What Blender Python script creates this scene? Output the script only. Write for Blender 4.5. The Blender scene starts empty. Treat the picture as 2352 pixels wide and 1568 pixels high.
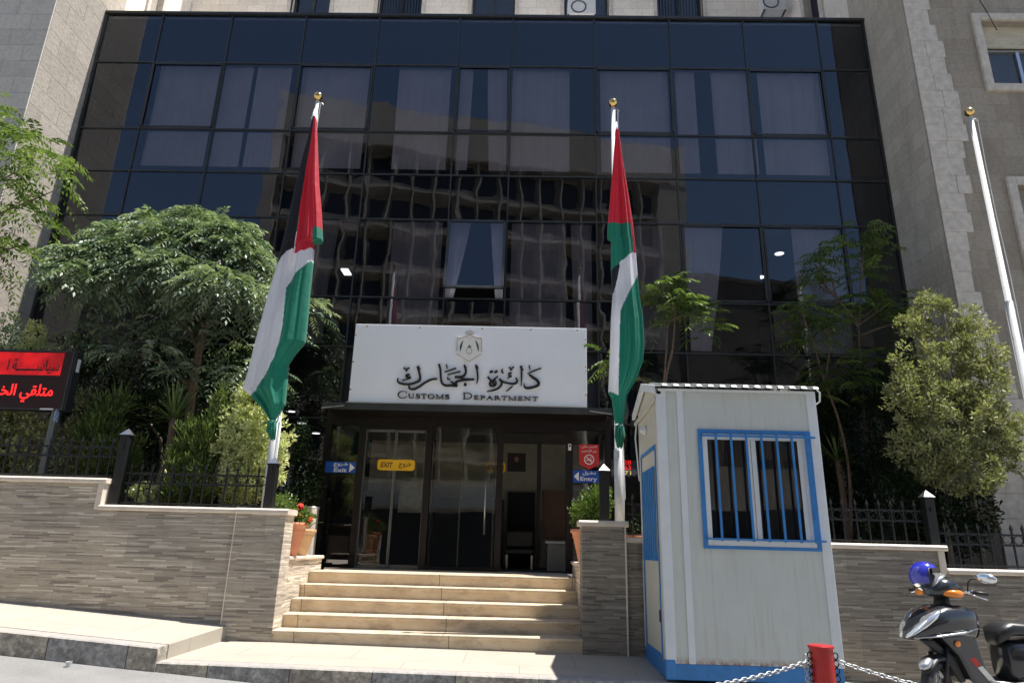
import bpy, bmesh, math, random
import numpy as np
from mathutils import Vector, Matrix
random.seed(7); rng = np.random.default_rng(7)
S = bpy.context.scene; C = S.collection
PI = math.pi
# ---------------------------------------------------------------- camera, sky, sun, exposure
H = 1.10
F_, PITCH, ROLL, YAW = 1540.0, 0.2993761, 0.026375, -0.021536     # focal in px of a 2352 px wide frame
cp, sp, cr, sr, cy, sy = (f(a) for a in (PITCH, ROLL, YAW) for f in (math.cos, math.sin))
FW = Vector((sy*cp, cy*cp, sp)); R0 = Vector((cy, -sy, 0)); U0 = R0.cross(FW)
RT = R0*cr + U0*sr; UP = -R0*sr + U0*cr
def at(u, v, y):                       # point of the photograph's ray that lies at depth y
    d = FW + RT*((u-1176)/F_) - UP*((v-784)/F_)
    d = d*(y/d.y); return Vector((d.x, d.y, d.z+H))
cd = bpy.data.cameras.new('camera'); cam = bpy.data.objects.new('camera', cd); C.objects.link(cam)
cd.sensor_width = 36; cd.lens = 36*F_/2352; cd.clip_end = 2000; cd.clip_start = .05
cam.matrix_world = Matrix.Translation((0, 0, H)) @ Matrix((RT, UP, -FW)).transposed().to_4x4()
S.camera = cam
SUN = Vector((.343, .04, 1)).normalized()
W = bpy.data.worlds.new('World'); S.world = W; W.use_nodes = True
wn = W.node_tree; bg = wn.nodes['Background']; sky = wn.nodes.new('ShaderNodeTexSky'); sky.sky_type = 'NISHITA'
sky.sun_disc = False; sky.sun_elevation = math.asin(SUN.z); sky.sun_rotation = math.atan2(SUN.x, SUN.y)
sky.air_density = 1.0; sky.dust_density = .6; sky.ozone_density = 1.5
wn.links.new(sky.outputs[0], bg.inputs[0]); bg.inputs[1].default_value = .08
sd = bpy.data.lights.new('sun', 'SUN'); sd.energy = 5.0; sd.angle = math.radians(.5); sd.color = (1, .955, .89)
so = bpy.data.objects.new('sun', sd); C.objects.link(so); so.rotation_euler = SUN.to_track_quat('Z', 'Y').to_euler(); so.location = (20, 5, 40)
S.view_settings.view_transform = 'Standard'; S.view_settings.look = 'None'; S.view_settings.exposure = .95; S.view_settings.gamma = 1
# ---------------------------------------------------------------- materials
class N:
    def __init__(s, m): s.t = m.node_tree
    def n(s, k, ins=None, **kw):
        o = s.t.nodes.new('ShaderNode'+k)
        for a, b in kw.items(): setattr(o, a, b)
        for a, b in (ins or {}).items():
            if isinstance(b, bpy.types.NodeSocket): s.t.links.new(b, o.inputs[a])
            else: o.inputs[a].default_value = b
        return o
    def math(s, op, a, b=0., c=0.): return s.n('Math', {0: a, 1: b, 2: c}, operation=op).outputs[0]
    def mix(s, f, a, b, mode='MIX'):
        m = s.n('Mix', data_type='RGBA', blend_type=mode)
        for i, v in ((0, f), (6, a), (7, b)):
            if isinstance(v, bpy.types.NodeSocket): s.t.links.new(v, m.inputs[i])
            else: m.inputs[i].default_value = v if i == 0 else (*v, 1) if len(v) == 3 else v
        return m.outputs[2]
    def noise(s, vec, sc, det=3, rough=.55): return s.n('TexNoise', {'Vector': vec, 'Scale': sc, 'Detail': det, 'Roughness': rough}).outputs[0]
    def ramp(s, f, stops):
        r = s.n('ValToRGB', {0: f}); e = r.color_ramp.elements
        while len(e) < len(stops): e.new(.5)
        for x, (p, c) in zip(e, stops): x.position = p; x.color = (*c, 1) if len(c) == 3 else c
        return r.outputs[0]
def newmat(name):
    m = bpy.data.materials.new(name); m.use_nodes = True; n = N(m); return m, n, m.node_tree.nodes['Principled BSDF']
def lk(n, a, b): n.t.links.new(a, b)
def plain(name, col, rough=.5, metal=0, var=.12, vs=6, bump=0, bs=60, coat=0, dirt=None, trans=0):
    m, n, p = newmat(name); oc = n.n('TexCoord').outputs['Object']
    f = n.noise(oc, vs, 4)
    a = [c*(1-var) for c in col]; b = [min(1, c*(1+var)) for c in col]
    cc = n.mix(n.ramp(f, [(.3, (0, 0, 0)), (.7, (1, 1, 1))]), a, b)
    if dirt:
        d = n.ramp(n.noise(oc, dirt[1], 6, .7), [(dirt[2], (0, 0, 0)), (dirt[2]+.12, (1, 1, 1))])
        cc = n.mix(n.math('MULTIPLY', d, dirt[3]), cc, dirt[0])
    lk(n, cc, p.inputs['Base Color']); p.inputs['Roughness'].default_value = rough; p.inputs['Metallic'].default_value = metal
    if coat: p.inputs['Coat Weight'].default_value = coat; p.inputs['Coat Roughness'].default_value = .08
    if bump:
        b_ = n.n('Bump', {'Height': n.noise(oc, bs, 4), 'Strength': bump, 'Distance': .01}); lk(n, b_.outputs[0], p.inputs['Normal'])
    return m
def emis(name, col, st):
    m, n, p = newmat(name); p.inputs['Base Color'].default_value = (*col, 1); p.inputs['Emission Color'].default_value = (*col, 1); p.inputs['Emission Strength'].default_value = st; return m
def horiz(n):                          # horizontal running coordinate and height, valid on walls of both directions
    g = n.n('SeparateXYZ', {0: n.n('NewGeometry').outputs['Position']})
    return n.math('ADD', g.outputs[0], g.outputs[1]), g.outputs[2], g
def strip_tile(name, tint=(1, 1, 1), rowh=.0165, bump=.6):
    m, n, p = newmat(name); x, z, g = horiz(n)
    row = n.math('FLOOR', n.math('DIVIDE', z, rowh))
    wn_ = n.n('TexWhiteNoise', {'W': row}, noise_dimensions='1D')
    xo = n.math('ADD', x, n.math('MULTIPLY', wn_.outputs[0], 3.0))
    wid = n.math('ADD', n.math('MULTIPLY', n.n('TexWhiteNoise', {'W': n.math('ADD', row, 77.3)}, noise_dimensions='1D').outputs[0], .30), .17)
    cell = n.math('FLOOR', n.math('DIVIDE', xo, wid))
    cv = n.n('CombineXYZ', {0: cell, 1: row, 2: 0.})
    w2 = n.n('TexWhiteNoise', {'Vector': cv.outputs[0]}, noise_dimensions='3D').outputs[0]
    col = n.ramp(w2, [(0, (.22, .20, .175)), (.08, (.25, .225, .19)), (.14, (.33, .295, .245)), (.45, (.395, .352, .292)), (.80, (.44, .395, .33)), (.88, (.54, .50, .43)), (1, (.60, .56, .49))])
    st = n.n('CombineXYZ', {0: n.math('MULTIPLY', x, 5.), 1: 0., 2: n.math('MULTIPLY', z, 95.)})
    fn = n.noise(st.outputs[0], 1, 4, .7)
    col = n.mix(.75, col, n.ramp(fn, [(.3, (.55, .53, .51)), (.5, (1, 1, 1)), (.75, (1.25, 1.23, 1.19))]), 'MULTIPLY')
    # 0.6 x 0.3 tile joints
    tz = n.math('ABSOLUTE', n.math('SUBTRACT', n.math('FRACT', n.math('DIVIDE', z, rowh*18)), .5))
    tr = n.math('FLOOR', n.math('DIVIDE', z, rowh*18))
    tx = n.math('FRACT', n.math('ADD', n.math('DIVIDE', x, .6), n.math('MULTIPLY', tr, .37)))
    j = n.math('GREATER_THAN', n.math('ABSOLUTE', n.math('SUBTRACT', tx, .5)), .4965)
    tt = n.n('TexWhiteNoise', {'Vector': n.n('CombineXYZ', {0: n.math('FLOOR', n.math('ADD', n.math('DIVIDE', x, .6), n.math('MULTIPLY', tr, .37))), 1: tr, 2: 3.}).outputs[0]}, noise_dimensions='3D').outputs[0]
    col = n.mix(1., col, n.ramp(tt, [(0, (.86, .86, .87)), (1, (1.1, 1.08, 1.04))]), 'MULTIPLY')
    col = n.mix(n.math('MULTIPLY', j, .45), col, (.12, .11, .10))
    big = n.noise(n.n('NewGeometry').outputs['Position'], 1.1, 4)
    col = n.mix(.5, col, n.ramp(big, [(.3, (.8, .8, .8)), (.7, (1.15, 1.12, 1.08))]), 'MULTIPLY')
    col = n.mix(1., col, tint, 'MULTIPLY')
    lk(n, col, p.inputs['Base Color']); p.inputs['Roughness'].default_value = .8
    h = n.math('ADD', n.math('MULTIPLY', w2, .8), n.math('MULTIPLY', fn, .8))
    b = n.n('Bump', {'Height': h, 'Strength': bump, 'Distance': .008}); lk(n, b.outputs[0], p.inputs['Normal'])
    return m
def ashlar(name, c1, c2, mort, bw=.62, bh=.3, bump=.5, stain=.4, ns=18, jw=.006):
    m, n, p = newmat(name); x, z, g = horiz(n)
    v = n.n('CombineXYZ', {0: x, 1: z, 2: 0.}).outputs[0]
    b = n.n('TexBrick', {'Vector': v, 'Color1': (0, 0, 0, 1), 'Color2': (1, 1, 1, 1), 'Mortar': (.5, .5, .5, 1), 'Scale': 1., 'Mortar Size': jw, 'Mortar Smooth': .1, 'Bias': 0., 'Brick Width': bw, 'Row Height': bh}, offset=.43)
    pos = n.n('NewGeometry').outputs['Position']
    f2 = n.noise(pos, ns, 6, .7)
    col = n.mix(b.outputs[0], c1, c2)
    col = n.mix(.8, col, n.ramp(f2, [(.25, (.72, .70, .68)), (.6, (1.06, 1.05, 1.03))]), 'MULTIPLY')
    col = n.mix(n.math('MULTIPLY', b.outputs[1], .8), col, mort)
    sv = n.n('CombineXYZ', {0: n.math('MULTIPLY', x, 2.4), 1: 0., 2: n.math('MULTIPLY', z, .35)}).outputs[0]
    sn = n.ramp(n.noise(sv, 1.3, 6, .65), [(.48, (1, 1, 1)), (.75, (.5, .46, .42))])
    col = n.mix(stain, col, sn, 'MULTIPLY')
    lk(n, col, p.inputs['Base Color']); p.inputs['Roughness'].default_value = .9
    h = n.math('SUBTRACT', n.math('MULTIPLY', f2, .8), b.outputs[1])
    bb = n.n('Bump', {'Height': h, 'Strength': bump, 'Distance': .02}); lk(n, bb.outputs[0], p.inputs['Normal'])
    return m
def glass(name, tint, refl, wave=.012, rcol=(1, 1, 1), seedrand=True, rough=0.0, wsc=1.3):
    m, n, p = newmat(name); n.t.nodes.remove(p); out = [k for k in n.t.nodes if k.type == 'OUTPUT_MATERIAL'][0]
    tr = n.n('BsdfTransparent', {'Color': (*tint, 1)})
    pos = n.n('NewGeometry').outputs['Position']
    ri = n.n('ObjectInfo').outputs['Random']
    v = n.n('VectorMath', {0: pos, 1: n.n('CombineXYZ', {0: n.math('MULTIPLY', ri, 57.), 1: 0., 2: n.math('MULTIPLY', ri, 31.)}).outputs[0]}, operation='ADD').outputs[0]
    v = n.n('VectorMath', {0: v, 1: (1., 1., 1.15)}, operation='MULTIPLY').outputs[0]
    nz = n.noise(v, wsc, 1.5, .4)
    b = n.n('Bump', {'Height': nz, 'Strength': 1., 'Distance': wave})
    gl = n.n('BsdfGlossy', {'Color': (*rcol, 1), 'Roughness': rough, 'Normal': b.outputs[0]})
    fr = n.n('Fresnel', {'IOR': 1.5, 'Normal': b.outputs[0]}).outputs[0]
    fac = n.math('MINIMUM', n.math('ADD', n.math('MULTIPLY', fr, 1.0-refl), refl), 1.)
    mx = n.n('MixShader', {0: fac, 1: tr.outputs[0], 2: gl.outputs[0]}); lk(n, mx.outputs[0], out.inputs[0])
    return m
def leafmat(name, dark, light, trans=.35, rough=.45, spec=.5):
    m, n, p = newmat(name); out = [k for k in n.t.nodes if k.type == 'OUTPUT_MATERIAL'][0]
    a = n.n('Attribute', attribute_name='leaf_tint').outputs['Fac']
    col = n.mix(a, dark, light)
    lk(n, col, p.inputs['Base Color']); p.inputs['Roughness'].default_value = rough; p.inputs['Specular IOR Level'].default_value = spec
    t = n.n('BsdfTranslucent', {'Color': n.mix(1., col, (1.25, 1.35, .6), 'MULTIPLY')})
    mx = n.n('MixShader', {0: trans, 1: p.outputs[0], 2: t.outputs[0]}); lk(n, mx.outputs[0], out.inputs[0])
    return m
def clothmat(name, col):
    m, n, p = newmat(name); out = [k for k in n.t.nodes if k.type == 'OUTPUT_MATERIAL'][0]
    pos = n.n('TexCoord').outputs['Object']
    w = n.noise(n.n('VectorMath', {0: pos, 1: (30., 30., 3.)}, operation='MULTIPLY').outputs[0], 1, 3)
    c = n.mix(.35, (*col,), n.ramp(w, [(.3, (.8, .8, .8)), (.7, (1.1, 1.1, 1.1))]), 'MULTIPLY')
    lk(n, c, p.inputs['Base Color']); p.inputs['Roughness'].default_value = .55; p.inputs['Sheen Weight'].default_value = .15
    b = n.n('Bump', {'Height': n.noise(pos, 9, 3), 'Strength': .35, 'Distance': .02}); lk(n, b.outputs[0], p.inputs['Normal'])
    t = n.n('BsdfTranslucent', {'Color': c})
    mx = n.n('MixShader', {0: .38, 1: p.outputs[0], 2: t.outputs[0]}); lk(n, mx.outputs[0], out.inputs[0])
    return m
M = {}
M['tile'] = strip_tile('strip stone tile')
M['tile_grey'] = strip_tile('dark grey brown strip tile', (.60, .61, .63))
M['tile_sunlit'] = strip_tile('strip stone tile sunlit', (1.35, 1.33, 1.32), bump=.9)  # same strip tile, sunlight put into its colour by a brighter tint
M['coping'] = plain('cream limestone coping', (.66, .58, .49), .55, var=.12, vs=5, bump=.15, dirt=((.42, .34, .26), 7, .56, .35))
M['stone'] = ashlar('weathered limestone', (.50, .475, .44), (.64, .605, .56), (.33, .31, .285), .75, .36)
M['stone_side'] = ashlar('rough cream limestone', (.37, .335, .295), (.43, .39, .345), (.24, .215, .19), .95, .42, bump=.8, stain=.25, ns=14)
M['stone_right'] = ashlar('grey cream limestone', (.50, .455, .385), (.60, .55, .475), (.38, .35, .30), .62, .33, stain=.45)
M['stone_old'] = ashlar('old grey limestone', (.315, .28, .23), (.38, .34, .285), (.24, .215, .18), .66, .36, stain=.6, jw=.004)
M['stone_pier'] = ashlar('pale limestone', (.80, .74, .66), (.88, .82, .74), (.60, .53, .46), .5, .26, bump=.3, stain=.15)
M['quoin'] = plain('limestone quoin', (.58, .535, .475), .9, var=.16, vs=9, bump=.4, bs=40, dirt=((.30, .27, .24), 3.5, .58, .5))
M['pave'] = None
def paving():
    m, n, p = newmat('cream stone paving'); g = n.n('NewGeometry').outputs['Position']
    b = n.n('TexBrick', {'Vector': g, 'Color1': (.385, .35, .295, 1), 'Color2': (.415, .375, .315, 1), 'Mortar': (.24, .215, .18, 1), 'Scale': 1., 'Mortar Size': .0035, 'Brick Width': 1.15, 'Row Height': .62, 'Mortar Smooth': .1, 'Bias': 0.}, offset=.5)
    col = n.mix(.5, b.outputs[0], n.ramp(n.noise(g, 2.2, 6, .65), [(.3, (.84, .83, .82)), (.65, (1.05, 1.05, 1.04))]), 'MULTIPLY')
    sp_ = n.ramp(n.noise(g, 23, 3, .5), [(.70, (0, 0, 0)), (.74, (1, 1, 1))])
    col = n.mix(n.math('MULTIPLY', sp_, .35), col, (.30, .26, .22))
    lk(n, col, p.inputs['Base Color']); p.inputs['Roughness'].default_value = .55
    bb = n.n('Bump', {'Height': n.math('MULTIPLY', b.outputs[1], -1.), 'Strength': .5, 'Distance': .004}); lk(n, bb.outputs[0], p.inputs['Normal'])
    return m
M['pave'] = paving()
def asphalt():
    m, n, p = newmat('worn grey asphalt'); g = n.n('NewGeometry').outputs['Position']
    col = n.ramp(n.noise(g, 160, 3, .8), [(.25, (.08, .08, .08)), (.5, (.205, .205, .20)), (.75, (.38, .375, .365))])
    col = n.mix(.7, col, n.ramp(n.noise(g, 1.7, 6, .65), [(.3, (.72, .72, .73)), (.7, (1.1, 1.09, 1.07))]), 'MULTIPLY')
    lk(n, col, p.inputs['Base Color']); p.inputs['Roughness'].default_value = .9
    b = n.n('Bump', {'Height': n.noise(g, 120, 3, .7), 'Strength': .6, 'Distance': .006}); lk(n, b.outputs[0], p.inputs['Normal'])
    return m
M['asphalt'] = asphalt()
def kerbm():
    m, n, p = newmat('dirty painted kerb stone'); pos = n.n('NewGeometry').outputs['Position']; g = n.n('SeparateXYZ', {0: pos})
    seg = n.math('FLOOR', n.math('DIVIDE', n.math('ADD', g.outputs[0], 20.1), .78)); alt = n.math('MODULO', seg, 2.)
    base = n.mix(alt, (.34, .33, .315), (.40, .36, .295))
    f = n.noise(pos, 16, 8, .75); col = n.mix(.85, base, n.ramp(f, [(.32, (.3, .3, .31)), (.5, (1, 1, 1)), (.66, (1.9, 1.85, 1.8))]), 'MULTIPLY')
    col = n.mix(n.ramp(n.noise(pos, 5, 6, .7), [(.5, (0, 0, 0)), (.62, (.7, .7, .7))]), col, (.17, .155, .14))
    fr = n.math('FRACT', n.math('DIVIDE', n.math('ADD', g.outputs[0], 20.1), .78)); j = n.math('LESS_THAN', fr, .012)
    col = n.mix(j, col, (.07, .065, .06))
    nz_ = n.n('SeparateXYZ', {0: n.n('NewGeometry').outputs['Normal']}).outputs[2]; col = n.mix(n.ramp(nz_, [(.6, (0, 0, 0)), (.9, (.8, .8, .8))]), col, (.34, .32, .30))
    lk(n, col, p.inputs['Base Color']); p.inputs['Roughness'].default_value = .9
    b = n.n('Bump', {'Height': f, 'Strength': .9, 'Distance': .02}); lk(n, b.outputs[0], p.inputs['Normal'])
    return m
M['kerb'] = kerbm()
def stepm():
    m, n, p = newmat('honey limestone step'); pos = n.n('NewGeometry').outputs['Position']
    f = n.noise(pos, 4, 6, .65); st = n.ramp(n.noise(n.n('VectorMath', {0: pos, 1: (1.6, 1., 4.)}, operation='MULTIPLY').outputs[0], 2.3, 7, .7), [(.5, (0, 0, 0)), (.68, (1, 1, 1))])
    col = n.mix(n.ramp(f, [(.3, (0, 0, 0)), (.7, (1, 1, 1))]), (.50, .40, .275), (.64, .535, .395))
    col = n.mix(n.math('MULTIPLY', st, .6), col, (.24, .185, .13))
    g = n.n('SeparateXYZ', {0: pos}); row = n.math('FLOOR', n.math('DIVIDE', g.outputs[2], .152))
    fr = n.math('FRACT', n.math('DIVIDE', n.math('ADD', g.outputs[0], n.math('ADD', n.math('MULTIPLY', row, .07), 6.05)), 1.75)); col = n.mix(n.math('LESS_THAN', fr, .0045), col, (.1, .08, .06))
    lk(n, col, p.inputs['Base Color']); p.inputs['Roughness'].default_value = .6
    b = n.n('Bump', {'Height': f, 'Strength': .2, 'Distance': .01}); lk(n, b.outputs[0], p.inputs['Normal'])
    return m
M['step'] = stepm()
M['soil'] = plain('planter soil', (.07, .05, .035), .95, var=.4, vs=20, bump=.8, bs=30)
M['frame'] = plain('black aluminium', (.045, .048, .048), .4, .3, var=.2)
M['frame_brown'] = plain('dark brown aluminium', (.014, .010, .009), .4, .4)
M['glass'] = glass('tinted reflective glass', (.53, .54, .60), .040, wave=.0038, rcol=(.84, .90, 1.))
M['doorglass'] = glass('clear door glass', (.74, .76, .74), .012, wave=.003)
M['winglass'] = glass('window glass', (.45, .48, .5), .05, wave=.004)
M['spandrel'] = plain('dark spandrel backing', (.012, .013, .016), .6)
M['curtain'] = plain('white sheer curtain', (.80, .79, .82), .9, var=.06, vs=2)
M['curtain_dim'] = plain('dimmed sheer curtain', (.42, .40, .42), .9, var=.08, vs=2)  # sheer curtain darkened in colour, where reflections drown it in the lower storey
M['room'] = plain('room wall', (.30, .29, .27), .9)
M['room_cream'] = plain('cream lobby wall', (.55, .52, .42), .8)
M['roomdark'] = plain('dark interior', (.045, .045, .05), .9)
M['roof'] = plain('pale roof screed', (.75, .73, .70), .9, bump=.3)
M['white'] = plain('white acrylic sign face', (.84, .87, .92), .3, var=.02, vs=2, dirt=((.5, .48, .45), 9, .68, .25))
M['whitepaint'] = plain('white painted metal', (.62, .63, .63), .5, var=.07, vs=7, dirt=((.36, .32, .27), 12, .58, .45))
M['black'] = plain('black lettering', (.012, .012, .014), .45)
M['blackiron'] = plain('black painted iron', (.006, .0065, .007), .5, 0., var=.3, vs=20, bump=.1)
M['blue'] = plain('blue sign film', (.015, .09, .42), .35, var=.04)
M['red'] = plain('red sign film', (.62, .03, .03), .35, var=.05)
M['yellow'] = plain('yellow sign film', (.80, .46, .01), .4, var=.04)
M['wtext'] = plain('white lettering', (.85, .85, .85), .4, var=.01)
M['gold'] = plain('polished brass', (.80, .56, .22), .12, 1., var=.08)
M['brown'] = plain('dark brown lettering', (.05, .015, .008), .5)
def boothm(name, c, rust=.5):
    m, n, p = newmat(name); pos = n.n('NewGeometry').outputs['Position']
    f = n.noise(pos, 3, 5, .6); sv = n.n('VectorMath', {0: pos, 1: (26., 26., 1.2)}, operation='MULTIPLY').outputs[0]
    st = n.ramp(n.noise(sv, 1, 4, .6), [(.52, (0, 0, 0)), (.75, (1, 1, 1))])
    col = n.mix(n.ramp(f, [(.3, (0, 0, 0)), (.7, (1, 1, 1))]), [k*.93 for k in c], c)
    col = n.mix(n.math('MULTIPLY', st, .55), col, (.40, .37, .29))
    g = n.n('SeparateXYZ', {0: pos}); low = n.ramp(g.outputs[2], [(.1, (1, 1, 1)), (.17, (0, 0, 0))])
    rn = n.ramp(n.noise(n.n('VectorMath', {0: pos, 1: (9., 9., 5.)}, operation='MULTIPLY').outputs[0], 1.5, 5, .7), [(.42, (0, 0, 0)), (.55, (1, 1, 1))])
    col = n.mix(n.math('MULTIPLY', n.math('MULTIPLY', low, rn), rust), col, (.24, .09, .03))
    lk(n, col, p.inputs['Base Color']); p.inputs['Roughness'].default_value = .42
    b = n.n('Bump', {'Height': n.noise(pos, 3.5, 2), 'Strength': .25, 'Distance': .02}); lk(n, b.outputs[0], p.inputs['Normal'])
    return m
M['booth'] = boothm('off white booth panel', (.56, .59, .56), .9)
M['booth_cream'] = boothm('cream booth panel', (.60, .58, .49), .3)
M['booth_trim'] = plain('white booth trim', (.66, .69, .71), .35, var=.05, dirt=((.45, .36, .26), 14, .62, .4))
M['boothblue'] = plain('blue paint', (.035, .20, .50), .4, var=.12, vs=12, dirt=((.03, .03, .04), 13, .62, .8))
M['roofmetal'] = plain('galvanised roof sheet', (.55, .55, .55), .35, .7, var=.2, vs=12)
M['alu'] = plain('brushed steel', (.55, .55, .56), .3, .9, var=.1, vs=14)
M['dimalu'] = plain('dull green edged aluminium', (.16, .17, .16), .45, .5)
M['galv'] = plain('galvanised chain', (.40, .41, .42), .45, .8, var=.25, vs=50)
M['redpaint'] = plain('chipped red paint', (.42, .010, .010), .3, var=.15, vs=12, bump=.15, bs=30, dirt=((.16, .02, .015), 14, .60, .7))
M['terra'] = plain('terracotta plastic', (.62, .235, .12), .5, var=.08, vs=6, dirt=((.7, .45, .33), 9, .62, .3))
M['terra_old'] = plain('faded sand plastic', (.58, .36, .18), .5, var=.1)
M['bark'] = plain('brown bark', (.14, .095, .065), .9, var=.35, vs=25, bump=.6)
M['barkg'] = plain('grey bark', (.20, .17, .13), .9, var=.3, vs=20, bump=.5)
M['leaf_melia'] = leafmat('glossy dark leaves', (.055, .095, .06), (.29, .35, .26), .32, .45, .5)
M['leaf_ail'] = leafmat('bright pinnate leaves', (.05, .09, .022), (.18, .245, .075), .36, .55, .35)
M['leaf_varie'] = leafmat('variegated leaves', (.20, .26, .09), (.80, .80, .46), .3, .45)
M['leaf_olive'] = leafmat('olive green leaves', (.10, .125, .05), (.42, .42, .20), .22, .6)
M['leaf_conif'] = leafmat('conifer sprays', (.025, .045, .012), (.23, .31, .085), .2, .6, .2)
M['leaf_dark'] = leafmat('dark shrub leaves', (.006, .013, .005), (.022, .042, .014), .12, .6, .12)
M['leaf_box'] = leafmat('boxwood leaves', (.05, .10, .02), (.19, .27, .06), .3, .4)
M['yucca'] = leafmat('yucca blades', (.05, .085, .025), (.15, .21, .07), .2, .4)
M['petal'] = plain('red petals', (.85, .03, .02), .5, var=.15)
M['fred'] = clothmat('red flag cloth', (.62, .012, .035)); M['fgreen'] = clothmat('green flag cloth', (.004, .22, .14))
M['fwhite'] = clothmat('white flag cloth', (.86, .86, .92)); M['fblack'] = clothmat('black flag cloth', (.010, .010, .014))
M['tyre'] = plain('tyre rubber', (.03, .03, .032), .75, bump=.3); M['seat'] = plain('black vinyl', (.02, .02, .022), .38, var=.1, bump=.1)
M['scoot'] = plain('dark grey gloss paint', (.028, .03, .036), .22, .3, var=.1, coat=.8); M['plast'] = plain('black plastic', (.018, .018, .019), .5)
M['chrome'] = plain('chrome', (.8, .8, .82), .1, 1.); M['lens'] = plain('silver lamp reflector', (.75, .77, .8), .12, .8); M['amber'] = plain('amber lens', (.85, .25, .02), .2, coat=.6)
M['helmet'] = plain('blue gloss shell', (.03, .035, .42), .15, var=.05, coat=1.)
M['ledred'] = emis('red light dots', (1, .02, .02), .85); M['leddark'] = plain('dark screen', (.03, .012, .012), .3)
M['lamp'] = emis('lit ceiling lamp', (1, .98, .92), 1.5); M['ledyel'] = emis('yellow light dots', (.9, .6, .1), .7)
M['opp'] = plain('sunlit tan render', (.56, .49, .40), .9, var=.12, vs=.6); M['opp_shaded'] = plain('shaded brown render', (.17, .145, .12), .9, var=.25, vs=.5); M['opp_glass'] = plain('opposite window glass', (.03, .035, .045), .15)  # houses' brown has shade put into its colour, keeping their reflection dark
M['portrait'] = plain('dark portrait backdrop', (.05, .012, .012), .5, var=.3); M['skin'] = plain('printed face', (.42, .27, .20), .5); M['wood'] = plain('brown wood panel', (.16, .08, .05), .5, var=.2)
M['paper'] = plain('pale printed paper', (.5, .5, .4), .7, var=.3, vs=9)
def ledband():
    m, n, p = newmat('lit red dot rows'); g = n.n('SeparateXYZ', {0: n.n('NewGeometry').outputs['Position']})
    s = n.math('GREATER_THAN', n.math('FRACT', n.math('MULTIPLY', g.outputs[2], 62.)), .38)
    nz = n.ramp(n.noise(n.n('NewGeometry').outputs['Position'], 4, 3), [(.35, (.35, .35, .35)), (.6, (1, 1, 1))])
    p.inputs['Base Color'].default_value = (.1, .0, .0, 1); p.inputs['Emission Color'].default_value = (1, .01, .015, 1)
    lk(n, n.math('MULTIPLY', n.math('ADD', n.math('MULTIPLY', s, .45), .05), nz), p.inputs['Emission Strength']); return m
M['ledband'] = ledband()
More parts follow.
